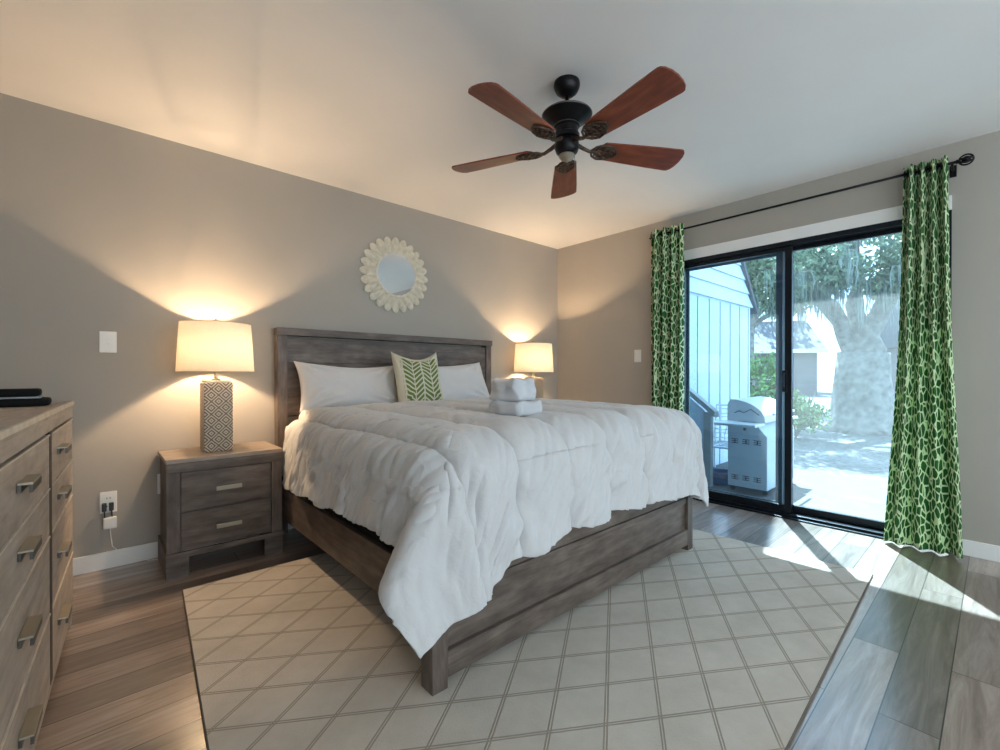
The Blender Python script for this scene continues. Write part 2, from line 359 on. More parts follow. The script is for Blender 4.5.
def obj(name, bm, m, parent=None, smooth=False, autosm=None):
    """bm in the parent's frame when the parent sits at the origin, else in world space"""
    me = bpy.data.meshes.new(name)
    if parent is not None:
        loc = Vector(parent.get('_o', (0, 0, 0)))
        if loc.length: bmesh.ops.translate(bm, vec=-loc, verts=bm.verts)
    bmesh.ops.recalc_face_normals(bm, faces=bm.faces)
    bm.to_mesh(me); bm.free()
    if smooth: me.shade_smooth() if hasattr(me, 'shade_smooth') else [setattr(p, 'use_smooth', True) for p in me.polygons]
    if autosm is not None:
        for p in me.polygons: p.use_smooth = True
        me.set_sharp_from_angle(angle=math.radians(autosm))
    me.materials.append(m)
    o = bpy.data.objects.new(name, me); COL.objects.link(o)
    if parent is not None:
        o.parent = parent; o['_o'] = list(parent.get('_o', (0, 0, 0)))
    return o
def empty(name, loc=(0, 0, 0), label=None, cat=None, group=None, kind=None, rot=0):
    o = bpy.data.objects.new(name, None); COL.objects.link(o); o.location = loc; o.empty_display_size = .1
    o['_o'] = list(loc); tag(o, label, cat, group, kind); return o
def tag(o, label=None, cat=None, group=None, kind=None):
    if label: o['label'] = label
    if cat: o['category'] = cat
    if group: o['group'] = group
    if kind: o['kind'] = kind
    return o
def dup(root, loc, label, rotz=None):
    r = root.copy(); COL.objects.link(r); r.location = loc; r['label'] = label
    if rotz is not None: r.rotation_euler = (0, 0, rotz)
    for ch in [c for c in bpy.data.objects if c.parent == root]:
        c = ch.copy(); COL.objects.link(c); c.parent = r
        for g in [q for q in bpy.data.objects if q.parent == ch]:
            d = g.copy(); COL.objects.link(d); d.parent = c
    return r
def grid_mesh(name, P, m, parent=None, uv=None, thick=0., offset=-1, sub=0):
    """P: (nu, nv, 3) array of points"""
    nu, nv = P.shape[:2]
    loc = Vector(parent.get('_o', (0, 0, 0))) if parent is not None else Vector((0, 0, 0))
    me = bpy.data.meshes.new(name)
    Q = P - np.array(loc)
    idx = np.arange(nu * nv).reshape(nu, nv)
    F = np.stack([idx[:-1, :-1], idx[1:, :-1], idx[1:, 1:], idx[:-1, 1:]], -1).reshape(-1, 4)
    me.from_pydata(Q.reshape(-1, 3).tolist(), [], F.tolist())
    if uv is not None:
        l = me.uv_layers.new(name='UVMap'); U = uv.reshape(-1, 2)
        li = np.empty(len(me.loops), int); me.loops.foreach_get('vertex_index', li)
        l.data.foreach_set('uv', U[li].astype(float).ravel())
    for p in me.polygons: p.use_smooth = True
    me.materials.append(m)
    o = bpy.data.objects.new(name, me); COL.objects.link(o)
    if parent is not None: o.parent = parent
    if thick:
        s = o.modifiers.new('thickness', 'SOLIDIFY'); s.thickness = thick; s.offset = offset
    if sub:
        s = o.modifiers.new('smooth', 'SUBSURF'); s.levels = sub; s.render_levels = sub
    return o

# ================================================================== SETTING
XL, YB, H = -4.40, -5.60, 2.44
WX0, WX1, WZ0, WZ1 = -4.2, -.5, .35, 2.3
DY0, DY1, DZ = -3.08, -1.36, 2.045          # door opening
def struct(name, bm, m, label, cat='wall', **k):
    return tag(obj(name, bm, m, **k), label, cat, kind='structure')
b = new(); box(b, XL - .1, .1, YB - .1, .1, -.12, 0); struct('floor', b, M['floor'], 'grey brown wood plank floor of the bedroom', 'floor')
b = new(); box(b, XL - .1, .1, YB - .1, .1, H, H + .12); struct('ceiling', b, M['ceiling'], 'plain white ceiling above the ceiling fan', 'ceiling')
b = new(); box(b, XL - .1, .12, 0, .12, 0, H); struct('wall_back', b, M['wall'], 'taupe wall behind the bed headboard with the round mirror')
LY0, LY1 = -5.35, -4.25
b = new(); box(b, XL - .12, XL, LY1, 0, 0, H); box(b, XL - .12, XL, YB, LY0, 0, H); box(b, XL - .12, XL, LY0, LY1, 0, WZ0); box(b, XL - .12, XL, LY0, LY1, WZ1, H); struct('wall_left', b, M['wall'], 'taupe side wall behind the dresser')
b = new(); box(b, 0, .12, DY1, 0, 0, H); box(b, 0, .12, YB, DY0, 0, H); box(b, 0, .12, DY0, DY1, DZ + .085, H); box(b, 0.0, .12, DY0, DY1, -.12, 0)
struct('wall_right', b, M['wall'], 'taupe wall around the sliding glass door')
b = new(); box(b, XL - .1, WX0, YB - .12, YB, 0, H); box(b, WX1, .12, YB - .12, YB, 0, H); box(b, WX0, WX1, YB - .12, YB, 0, WZ0); box(b, WX0, WX1, YB - .12, YB, WZ1, H)
struct('wall_front', b, M['wall'], 'taupe wall opposite the bed with a wide window added for daylight')
w = empty('fill_window_1', (-2.3, YB - .06, WZ0), 'unseen wide white framed window added opposite the bed for fill daylight', 'window', kind='structure')  # unseen window, added to bring fill daylight in from behind the camera
b = new(); t = .05
box(b, WX0, WX0 + t, YB - .1, YB - .02, WZ0, WZ1); box(b, WX1 - t, WX1, YB - .1, YB - .02, WZ0, WZ1); box(b, WX0 + t, WX1 - t, YB - .1, YB - .02, WZ0, WZ0 + t); box(b, WX0 + t, WX1 - t, YB - .1, YB - .02, WZ1 - t, WZ1); box(b, -2.32, -2.28, YB - .09, YB - .03, WZ0 + t, WZ1 - t)
obj('fill_window_frame', b, M['white'], w)
b = new(); box(b, WX0 + t, WX1 - t, YB - .062, YB - .058, WZ0 + t, WZ1 - t); obj('fill_window_pane', b, M['glassclear'], w)
w = empty('fill_window_2', (XL - .06, -4.15, WZ0), 'white framed side window added behind the viewer for fill daylight', 'window', kind='structure')  # second added window, out of view, for more fill daylight
b = new()
box(b, XL - .1, XL - .02, LY0, LY0 + t, WZ0, WZ1); box(b, XL - .1, XL - .02, LY1 - t, LY1, WZ0, WZ1); box(b, XL - .1, XL - .02, LY0 + t, LY1 - t, WZ0, WZ0 + t); box(b, XL - .1, XL - .02, LY0 + t, LY1 - t, WZ1 - t, WZ1); box(b, XL - .09, XL - .03, -4.82, -4.78, WZ0 + t, WZ1 - t)
obj('fill_window_frame', b, M['white'], w)
b = new(); box(b, XL - .062, XL - .058, LY0 + t, LY1 - t, WZ0 + t, WZ1 - t); obj('fill_window_pane', b, M['glassclear'], w)
def base(name, x0, x1, y0, y1, label):
    b = new(); box(b, x0, x1, y0, y1, 0, .092, .004); struct(name, b, M['white'], label, 'baseboard')
base('baseboard_back', XL, 0, -.014, 0, 'white baseboard along the wall behind the bed')
base('baseboard_right', -.014, 0, YB, DY0 - .02, 'white baseboard beside the right hand curtain')
base('baseboard_corner', -.014, 0, DY1 + .02, -.014, 'white baseboard between the room corner and the glass door')
base('baseboard_left', XL, XL + .014, YB, -.014, 'white baseboard behind the dresser')
b = new(); box(b, -.012, .06, DY0, DY1, DZ, DZ + .085, .003); struct('trim_door_head', b, M['white'], 'white casing board above the sliding glass door', 'trim')

# sliding door
d = empty('door_1', (.05, (DY0 + DY1) / 2, 0), 'black framed sliding glass door onto the back yard', 'sliding door', kind='structure')
b = new()
box(b, -.005, .115, DY0, DY1, DZ - .035, DZ, .002); box(b, -.01, .12, DY0, DY1, .0, .030, .003)
box(b, -.005, .115, DY0, DY0 + .03, .03, DZ - .035); box(b, -.005, .115, DY1 - .03, DY1, .03, DZ - .035)
box(b, -.04, -.01, DY0, DY1, 0, .012, .003)
obj('door_frame', b, M['blackmetal'], d)
YM = -2.22
def sash(name, x0, x1, ya, yb, st, rail):
    b = new()
    box(b, x0, x1, ya, ya + st, .03, DZ - .035, .002); box(b, x0, x1, yb - st, yb, .03, DZ - .035, .002)
    box(b, x0, x1, ya + st, yb - st, .03, .03 + rail, .002); box(b, x0, x1, ya + st, yb - st, DZ - .035 - .03, DZ - .035, .002)
    return obj(name, b, M['blackmetal'], d)
s1 = sash('fixed_panel_frame', .060, .090, DY0 + .03, YM + .028, .045, .055)
b = new(); box(b, .074, .078, DY0 + .07, YM - .01, .08, DZ - .06); obj('glass_pane', b, M['glasshazy'], d)
s2 = sash('sliding_panel_frame', .015, .045, YM - .028, DY1 - .03, .045, .055)
b = new(); box(b, .029, .033, YM + .01, DY1 - .07, .08, DZ - .06); obj('glass_pane', b, M['glass'], d)
b = new()
box(b, .095, .110, YM + .055, YM + .10, .035, DZ - .04, .002); box(b, .095, .110, DY1 - .08, DY1 - .03, .035, DZ - .04, .002); box(b, .095, .110, YM + .10, DY1 - .08, .035, .08); box(b, .095, .110, YM + .1, DY1 - .08, DZ - .075, DZ - .04)
obj('screen_frame', b, plain('grey_blue_aluminium', (.10, .13, .16), .4, .3), d)
b = new(); box(b, .094, .111, YM + .028, YM + .052, .035, DZ - .04, .001); obj('screen_edge_strip', b, M['white'], d)
b = new(); box(b, .005, .015, YM + .0, YM + .03, .93, 1.09, .003); tube(b, [(.0, YM + .015, .95), (-.02, YM + .015, .97), (-.02, YM + .015, 1.05), (.0, YM + .015, 1.07)], .006, 8)
obj('door_handle', b, M['blackmetal'], d)
b = new(); box(b, .12, .55, -3.4, 0.2, 2.36, 2.50); struct('sun_cut_eave', b, M['white'], 'unseen white eave above the sliding door sized to cut the sunlight', 'eave')  # out of view; depth set to end the sun patch on the floor

# ================================================================== RUG
A_, B_, C_, D_ = (-3.486, -.606), (-3.64, -2.905), (-.762, -2.827), (-.815, -.66)
b = new()
nq = 24
prism(b, [A_, B_, C_, D_], .0005, .011, 'xy')
rug = tag(obj('rug', b, M['rug']), 'large beige area rug with a diamond lattice under the bed', 'rug')
b = new()
for p, q in ((A_, B_), (B_, C_), (C_, D_), (D_, A_)): tube(b, [(p[0], p[1], .0055), (q[0], q[1], .0055)], .0052, 8)
obj('rug_binding', b, M['rugedge'], rug)

# ================================================================== BED
bed = empty('bed', (-2.0, -1.05, 0), 'king bed of weathered grey brown wood with plank headboard and panelled footboard', 'bed')
BX0, BX1 = -2.985, -1.118
def wb(*a, **k):
    b = new(); box(b, *a, **k); return b
# headboard
hx0, hx1, hy0, hy1 = -2.91, -1.05, -.095, -.02
hb = obj('headboard', wb(hx0 + .06, hx1 - .06, hy0 + .03, hy1, .25, 1.31), M['bedwood_x'], bed)
for i, (z0, z1) in enumerate([(.30, .60), (.604, .78), (.784, .955), (.959, 1.135), (1.139, 1.305)]):
    obj('headboard_plank', wb(hx0 + .062, hx1 - .062, hy0 + .014, hy0 + .03, z0, z1, bev=.004), M['bedwood_x'], hb)
hb2 = obj('headboard_post', wb(hx0, hx0 + .062, hy0, hy1, 0, 1.322, bev=.004), M['bedwood_z'], bed)
obj('headboard_post', wb(hx1 - .062, hx1, hy0, hy1, 0, 1.322, bev=.004), M['bedwood_z'], bed)
obj('headboard_cap', wb(hx0 - .004, hx1 + .004, hy0 - .012, hy1, 1.322, 1.372, bev=.004), M['bedwood_x'], bed)
# side rails
for x0 in (BX0 + .035, BX1 - .06):
    obj('side_rail', wb(x0, x0 + .028, -1.955, hy0, .175, .365, bev=.003), M['bedwood_y'], bed)
# footboard
fy0, fy1 = -2.035, -1.965
for x0 in (BX0, BX1 - .062):
    obj('leg', wb(x0, x0 + .062, fy0, fy1, .011, .415, bev=.003), M['bedwood_z'], bed)
fb = obj('footboard', wb(BX0 + .062, BX1 - .062, fy0 + .022, fy1 - .02, .06, .40), M['bedwood_x'], bed)
obj('footboard_rail', wb(BX0 + .0625, BX1 - .0625, fy0 + .002, fy0 + .022, .338, .415, bev=.003), M['bedwood_x'], fb)
obj('footboard_rail', wb(BX0 + .0625, BX1 - .0625, fy0 + .002, fy0 + .022, .045, .135, bev=.003), M['bedwood_x'], fb)
obj('footboard_moulding', wb(BX0 + .0625, BX1 - .0625, fy0 + .010, fy0 + .022, .292, .325, bev=.004), M['bedwood_x'], fb)
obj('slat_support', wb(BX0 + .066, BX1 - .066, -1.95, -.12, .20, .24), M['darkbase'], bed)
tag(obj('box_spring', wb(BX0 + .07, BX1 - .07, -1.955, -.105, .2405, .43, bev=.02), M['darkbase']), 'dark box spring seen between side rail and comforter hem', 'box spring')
tag(obj('mattress', wb(BX0 + .10, BX1 - .10, -1.93, -.105, .4305, .735, bev=.05), M['mattress']), 'thick mattress under the white comforter', 'mattress')

# comforter ---------------------------------------------------------
def comforter():
    xc = -2.03; a = .93; r = .13
    ys, yb = -.33, -2.068                     # head edge, foot bend
    ai = a - r; tb = (ys - yb) - r           # inner rect extents; t measured from head edge
    nu, nv = 720, 600
    Ls, Lf = .52, .53
    S = np.linspace(-(ai + Ls), ai + Ls, nu); T = np.linspace(0, tb + Lf, nv)
    s, t = np.meshgrid(S, T, indexing='ij')
    # hem modulation
    left = s < 0
    y_ = ys - np.minimum(t, tb + r)
    Lside = np.where(left, np.interp(-y_, [.3, .5, .69, .91, 1.45, 1.86, 2.05], [.50, .49, .475, .455, .42, .41, .41]), .45)
    x_ = np.clip(s, -ai - r, ai + r) + xc
    Lfoot = np.interp(x_, [-2.95, -2.82, -2.67, -2.5, -2.33, -2.04, -1.69, -1.25, -1.1], [.56, .56, .50, .48, .475, .47, .49, .52, .54])
    es = np.maximum(np.abs(s) - ai, 0) / Ls * Lside * np.sign(s); et = np.maximum(t - tb, 0) / Lf * Lfoot
    d = np.hypot(es, et); dd = np.maximum(d, 1e-6)
    nx, ny = es / dd, -et / dd
    phi = np.arctan2(et, np.abs(es) + 1e-9)  # 0 side .. pi/2 foot
    corner = np.sin(2 * phi) * ((np.abs(es) > 1e-6) & (et > 1e-6))
    d = d * (1 + np.where(left, -.03, -.12) * corner ** 2)
    q = np.minimum(d, r * PI / 2); rest = np.maximum(d - r * PI / 2, 0)
    flare = .06 + np.where(left, .24, .06) * corner ** 2
    hor = r * np.sin(q / r) + rest * flare; drop = r * (1 - np.cos(q / r)) + rest * .985
    # longitudinal coordinate along the hem for the folds
    bx = np.clip(s, -ai, ai); bt = np.minimum(t, tb)
    arc = np.where(left, -1, 1) * (tb - bt) + bx * 1.0 + np.where(left, -1, 1) * (PI / 2 - phi) * .35 * (corner > 0)
    X = xc + bx + nx * hor; Y = ys - bt + ny * hor; Z = .822 - .020 * np.exp(-(t / .35) ** 2) - drop
    # crown of the top
    u = bx / ai; v = bt / tb
    Z = Z + .022 * (1 - u ** 4) * np.minimum(1, v * 4) - .010 * (v ** 3)
    P = np.stack([X, Y, Z], -1)
    def normals(P):
        du = np.gradient(P, axis=0); dv = np.gradient(P, axis=1); n = np.cross(du, dv); n /= np.linalg.norm(n, axis=-1, keepdims=True) + 1e-9
        return -n if n[nu // 2, nv // 3, 2] < 0 else n
    N = normals(P)
    # noise fields
    def nf(fx, fy, seed, oct=3):
        g = np.zeros((nu, nv))
        rr = np.random.RandomState(seed)
        for o in range(oct):
            for k in range(7):
                th = rr.rand() * 2 * PI; f = 2 ** o * (.7 + .6 * rr.rand())
                g += np.cos(2 * PI * f * (fx * math.cos(th) + fy * math.sin(th)) + rr.rand() * 6.28) / (2 ** o)
        return g / 7
    wx = nf(s * 1.6, t * 1.6, 1) * .012; wy = nf(s * 1.6, t * 1.6, 2) * .02
    qs = .285
    ps = ((s + wx) + .057) / qs; pt = (t + wy - .10) / .34
    fs = np.abs(ps - np.round(ps)) * qs; ft = np.abs(pt - np.round(pt)) * .34
    fs = np.maximum(fs, .2 * np.clip((np.abs(es) - .18) / .10, 0, 1)); ft = np.maximum(ft, .2 * np.clip((et - .16) / .10, 0, 1))
    def seam(dist, w): return np.exp(-(dist / w) ** 2)
    edge = np.minimum(fs, ft)
    sv = np.clip(rest / .28, 0, 1.3)
    puff = .030 * (1 - np.exp(-(fs / .045) ** 1.3)) + .007 * (1 - np.exp(-(ft / .035) ** 1.3)) - .028 * seam(fs, .0075) - .009 * seam(ft, .008)
    # wrinkles radiating from seams, running down the drops
    run = np.where(np.abs(es) * 1.0 > et, t, s)
    wr = nf(s * 7 + t * 4.5, t * 2.2 - s * 1.5, 5, 2) * (1 - (np.abs(es) > et)) + nf(s * 2.4 + t * 1.5, t * 7 - s * 3.5, 6, 2) * (np.abs(es) > et)
    wt = .0034 + .016 * np.clip(d / .22, 0, 1)
    ridg = 1.1 - np.sqrt((wr * 1.6) ** 2 + .012)
    ridg = ridg * (.35 + .65 * np.clip(1 - edge / .16, 0, 1)) * 1.5
    small = nf(s * 6, t * 6, 9, 3)
    P = P + N * (puff + wt * ridg + .0022 * small)[..., None]
    # big hanging folds near the hem
    ph = arc * 2 * PI / .27
    fold = np.sin(ph * .8 + 5 * nf(s * 1.5, t * 1.5, 11, 1)) * .012 + nf(arc * 5, arc * 0, 12, 3) * .012
    kc = np.where(left, 1.0, .8)
    cfold = np.cos(phi * 8 + .6) * .030 * corner * kc
    amp = np.clip(sv, 0, 1) ** 1.2 * (.45 + .55 * np.clip(.5 + 2 * nf(arc * 1.2, arc * 0, 14, 1), 0, 1))
    out = np.stack([nx, ny, np.zeros_like(nx)], -1)
    P = P + out * ((fold + cfold + .004) * amp)[..., None]
    P[..., 2] += .012 * np.sin(ph * .8 + 2) * amp * (d > .3)
    # the side drop bulges where it leaves the bed near the head
    bul = np.exp(-((t - .15) / .25) ** 2) * np.sin(np.clip(d / .45, 0, 1) * PI) * .012 * left
    P[..., 0] += np.where(left, .092 * np.exp(-(t / .40) ** 2), 0) * np.clip(np.abs(s) / .9, 0, 1) ** 3 - np.where(left, .09, 0) * corner ** 2 * np.clip(sv, 0, 1)
    P[..., 0] -= np.where(left, 0, .035) * np.clip(np.abs(s) / .9, 0, 1) ** 3
    P[..., 0] -= np.where(left, .025, 0) * corner ** 2 * np.clip(sv, 0, 1)
    P[..., 1] += np.where(left, .06, 0) * corner ** 2 * np.clip(sv, 0, 1)
    P = P + out * bul[..., None]
    wS = (corner * np.clip(sv * 2, 0, 1))[..., None]
    for _ in range(10):
        A = P.copy(); A[1:-1, 1:-1] = (P[:-2, 1:-1] + P[2:, 1:-1] + P[1:-1, :-2] + P[1:-1, 2:]) / 4; P = P + (A - P) * wS
    # head edge tucks down at the pillows
    tuck = np.exp(-(t / .05) ** 2); P[..., 2] -= .03 * tuck * (d < .05)
    # keep outside the footboard and rails
    P[..., 1] = np.where((et > .12) & (np.abs(es) < .01), -2.051 - np.logaddexp(0, (-2.051 - P[..., 1]) * 90) / 90, P[..., 1])
    return P
CP = comforter()
cf = grid_mesh('comforter', CP, M['duvet'], thick=.014, offset=-1)
tag(cf, 'white quilted comforter draped over the bed with one corner hanging low', 'comforter')

# pillows -------------------------------------------------------------
def pillow(name, w, h, th, M_, m, seed, ears=.10, label='', cat='pillow', group=None, uv=False, dent=.0):
    n = 64
    rr = random.Random(seed)
    parts = []
    U = np.linspace(-1, 1, n); u, v = np.meshgrid(U, U, indexing='ij')
    e = 1 - ears
    sx = 1 - ears * (1 - np.abs(v) ** 2.2) * 1.0; sy = 1 - ears * (1 - np.abs(u) ** 2.2)
    X = u * sx * w / 2; Z = v * sy * h / 2
    X0 = X.copy(); Z0 = Z.copy()
    prof = np.clip((1 - u ** 4) * (1 - v ** 4), 0, 1) ** .55
    def nfz(k):
        r2 = np.random.RandomState(seed * 10 + k); g = np.zeros_like(u)
        for j in range(14):
            t_ = r2.rand() * 2 * PI; f = 1 + 3.5 * r2.rand(); g += np.cos(f * 3 * (u * math.cos(t_) + v * math.sin(t_)) + r2.rand() * 6.28)
        return g / 14
    W1, W2 = nfz(1), nfz(2)
    # radial gathers from the corners
    gath = np.zeros_like(u)
    for cu in (-1, 1):
        for cv in (-1, 1):
            rr_ = np.hypot(u - cu, v - cv); an = np.arctan2(v - cv, u - cu); gath += np.cos(an * 14 + seed) * np.exp(-((rr_ - .45) / .35) ** 2) * .010
    Z -= dent * (1 - u ** 2) * np.clip(v, 0, 1) ** 1.5
    front = th / 2 * prof * (1 + .25 * W1) + gath * prof + .006 * W2 * prof
    back = th / 2 * prof * (1 + .2 * W2)
    F = np.stack([X, -front - .002, Z], -1); Bk = np.stack([X, back + .002, Z], -1)
    bm = bmesh.new(); vf = [[bm.verts.new(F[i, j]) for j in range(n)] for i in range(n)]; vb = [[None] * n for _ in range(n)]
    for i in range(n):
        for j in range(n): vb[i][j] = bm.verts.new(Bk[i, j])
    uvl = bm.loops.layers.uv.new('UVMap')
    def face(vs, ij):
        f = bm.faces.new(vs)
        for l, (i, j) in zip(f.loops, ij): l[uvl].uv = (i / (n - 1), j / (n - 1))
    for i in range(n - 1):
        for j in range(n - 1):
            q = [(i, j), (i + 1, j), (i + 1, j + 1), (i, j + 1)]
            face([vf[a][c] for a, c in q], q); face([vb[a][c] for a, c in q][::-1], q[::-1])
    for i in range(n - 1):
        for (A, Bq) in (((i, 0), (i + 1, 0)), ((i, n - 1), (i + 1, n - 1)), ((0, i), (0, i + 1)), ((n - 1, i), (n - 1, i + 1))):
            face([vf[A[0]][A[1]], vf[Bq[0]][Bq[1]], vb[Bq[0]][Bq[1]], vb[A[0]][A[1]]], [A, Bq, Bq, A])
    o = obj(name, bm, m, smooth=True); o.matrix_world = M_
    return tag(o, label, cat, group)
def place(x, y, z, tilt, rz=0, ry=0):
    return Matrix.Translation((x, y, z)) @ Matrix.Rotation(rz, 4, 'Z') @ Matrix.Rotation(-tilt, 4, 'X') @ Matrix.Rotation(ry, 4, 'Y')
pillow('pillow', .73, .36, .17, place(-2.47, -.235, .975, math.radians(24), 0, .03), M['pillow'], 3, ears=.065, label='white bed pillow leaning on the headboard beside the left nightstand', group='white bed pillows', dent=.035)
pillow('pillow', .78, .38, .17, place(-1.62, -.235, .975, math.radians(24), 0, -.05), M['pillow'], 5, ears=.065, label='white bed pillow leaning on the headboard right of the green cushion', group='white bed pillows', dent=.02)
pillow('throw_pillow', .39, .43, .13, place(-2.03, -.405, 1.02, math.radians(14), .0, -.02), M['fern'], 8, ears=.07, label='square cushion with green fern print leaning on the white pillows', cat='cushion', dent=.05)

# towels ---------------------------------------------------------------
def towel(name, w, dep, h, loc, rz, seed, label, layers=2, roll=False):
    bm = bmesh.new(); rr = random.Random(seed)
    # folded towel: stack of rounded layers with a shared fold on one side, soft noise
    nx_, ny_ = 34, 26
    t = h / layers
    for k in range(layers):
        c = new = None
        g = []
        r = bmesh.ops.create_cube(bm, size=1); vs = r['verts']
        bmesh.ops.scale(bm, vec=(w * (1 - .04 * k), dep * (1 - .05 * k), t * 1.04), verts=vs)
        bmesh.ops.translate(bm, vec=(rr.uniform(-.004, .004), rr.uniform(-.004, .004), t * (k + .5)), verts=vs)
    es = list(bm.edges)
    bmesh.ops.bevel(bm, geom=es, offset=min(t * .45, .022), segments=4, profile=.5, affect='EDGES')
    bmesh.ops.subdivide_edges(bm, edges=[e for e in bm.edges if e.calc_length() > .03], cuts=7, use_grid_fill=True)
    for v in bm.verts:
        n_ = noise.noise_vector(v.co * 14 + Vector((seed, 0, 0))); n2 = noise.noise_vector(v.co * 35 + Vector((seed, 3, 0)))
        f = min(1, v.co.z / .03)
        v.co += Vector((n_.x * .020, n_.y * .020, n_.z * .018 * f)) + n2 * .008 * f
        if v.co.z < 0: v.co.z = 0
    o = obj(name, bm, M['towel'], smooth=True); o.location = loc; o.rotation_euler = (0, 0, rz)
    return tag(o, label, 'towel', 'folded white towels on the bed')
def cloth_top(x, y):
    k = np.argmin((CP[..., 0] - x) ** 2 + (CP[..., 1] - y) ** 2 + (CP[..., 2] < .7) * 9); return CP.reshape(-1, 3)[k, 2]
TXY = (-2.33, -1.755)
TZ = max(cloth_top(TXY[0] + i * .1, TXY[1] + j * .08) for i in (-1, 0, 1) for j in (-1, 0, 1)) + .001
towel('folded_towel', .20, .18, .060, (TXY[0], TXY[1], TZ), .12, 4, 'wide folded white towel lying on the comforter under a thicker one', 1)
towel('folded_towel', .175, .15, .098, (TXY[0] - .015, TXY[1] + .01, TZ + .064), .16, 9, 'thick puffy white towel on top of the stack on the bed', 1)

# ================================================================== NIGHTSTAND
def nightstand(name):
    t = empty(name, (0, 0, 0)); W, D, HT = .566, .395, .62; w2 = W / 2
    b = new(); box(b, -w2 + .012, w2 - .012, -D + .02, 0, .13, HT - .022); obj('carcass', b, M['bedwood_z'], t)
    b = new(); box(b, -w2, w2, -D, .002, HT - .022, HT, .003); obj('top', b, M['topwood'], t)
    b = new(); box(b, -w2 + .004, w2 - .004, -D + .004, -D + .0195, HT - .072, HT - .0225, .002); obj('top_rail', b, M['bedwood_x'], t)
    for sx in (-1, 1):
        x0, x1 = sorted((sx * (w2 - .004), sx * (w2 - .062)))
        b = new(); box(b, x0, x1, -D + .004, -D + .0195, .13, HT - .0725, .002); obj('stile', b, M['bedwood_z'], t)
        x0, x1 = sorted((sx * w2, sx * (w2 - .10)))
        b = new(); box(b, x0, x1, -D, -D + .03, 0, .0995, .002)
        x2, x3 = sorted((sx * w2, sx * (w2 - .03))); box(b, x2, x3, -D + .0305, 0, 0, .1295); obj('leg', b, M['bedwood_x'], t)
    b = new(); box(b, -w2, w2, -D, -D + .019, .10, .129, .002); obj('base_rail', b, M['bedwood_x'], t)
    for z0, z1 in ((.134, .333), (.339, .543)):
        b = new(); box(b, -w2 + .066, w2 - .066, -D + .007, -D + .019, z0, z1, .002); dr = obj('drawer', b, M['bedwood_x'], t)
        zc = (z0 + z1) / 2
        b = new(); box(b, -.062, .062, -D - .022, -D - .012, zc - .011, zc + .011, .002); box(b, -.050, -.038, -D - .012, -D + .0065, zc - .006, zc + .006); box(b, .038, .050, -D - .012, -D + .0065, zc - .006, zc + .006)
        obj('handle', b, M['nickel'], dr)
    return t
ns = nightstand('nightstand'); tag(ns, 'two drawer wooden nightstand left of the bed beneath the nearer lamp', 'nightstand', 'matching bedside nightstands')
ns2 = dup(ns, (-.62, -.02, 0), 'two drawer wooden nightstand hidden in the corner beyond the bed')
ns.location = (-3.252, -.012, 0)

# ================================================================== LAMP
def lamp(name):
    t = empty(name, (0, 0, 0))
    b = new(); box(b, -.071, .071, -.071, .071, 0, .395, .006); obj('lamp_base', b, M['lattice'], t)
    b = new(); box(b, -.064, .064, -.064, .064, .3955, .408, .004); lathe(b, [(.022, .408), (.024, .414), (.012, .42), (.010, .47), (.016, .475), (.016, .50)], n=20); obj('neck', b, M['nickel'], t)
    b = new(); n = 72
    prof = [(.195, .455), (.178, .74)]
    lathe(b, [(.195, .455), (.178, .74)], n=n, cap=False)
    sh = obj('lamp_shade', b, M['shade'], t, smooth=True)
    s = sh.modifiers.new('thickness', 'SOLIDIFY'); s.thickness = .0025
    b = new()
    for r_, z_ in ((.1945, .457), (.1775, .738)):
        pts = [(r_ * math.cos(2 * PI * k / 48), r_ * math.sin(2 * PI * k / 48), z_) for k in range(48)]; tube(b, pts, .0025, 6, closed=True)
    for k in range(3):
        a = 2 * PI * k / 3 + .3; tube(b, [(0, 0, .735), (.177 * math.cos(a), .177 * math.sin(a), .738)], .0018, 6)
    tube(b, [(0, 0, .63), (0, 0, .752)], .003, 8); lathe(b, [(.004, .745), (.009, .752), (.009, .760), (.004, .768)], n=14)
    obj('shade_frame', b, M['nickel'], t)
    b = new(); lathe(b, [(.012, .50), (.014, .52), (.028, .555), (.030, .575), (.022, .60), (.006, .612)], n=20); obj('bulb', b, M['bulb'], t, smooth=True)
    l = bpy.data.lights.new('lamp_light', 'POINT'); l.energy = LAMP_W; l.color = (1.0, .70, .42); l.shadow_soft_size = .03
    o = bpy.data.objects.new('lamp_light', l); COL.objects.link(o); o.parent = t; o.location = (0, 0, .585)
    return t
lp = lamp('table_lamp'); tag(lp, 'lit table lamp with carved diamond base on the left nightstand', 'table lamp', 'matching bedside lamps')
lp2 = dup(lp, (-.60, -.21, .62), 'lit table lamp in the far corner beyond the bed')
lp.location = (-3.277, -.215, .62)
for o in bpy.data.objects:   # the bulb mesh must not shade its own light
    if o.type == 'MESH' and o.name.startswith('bulb'): o.visible_shadow = True

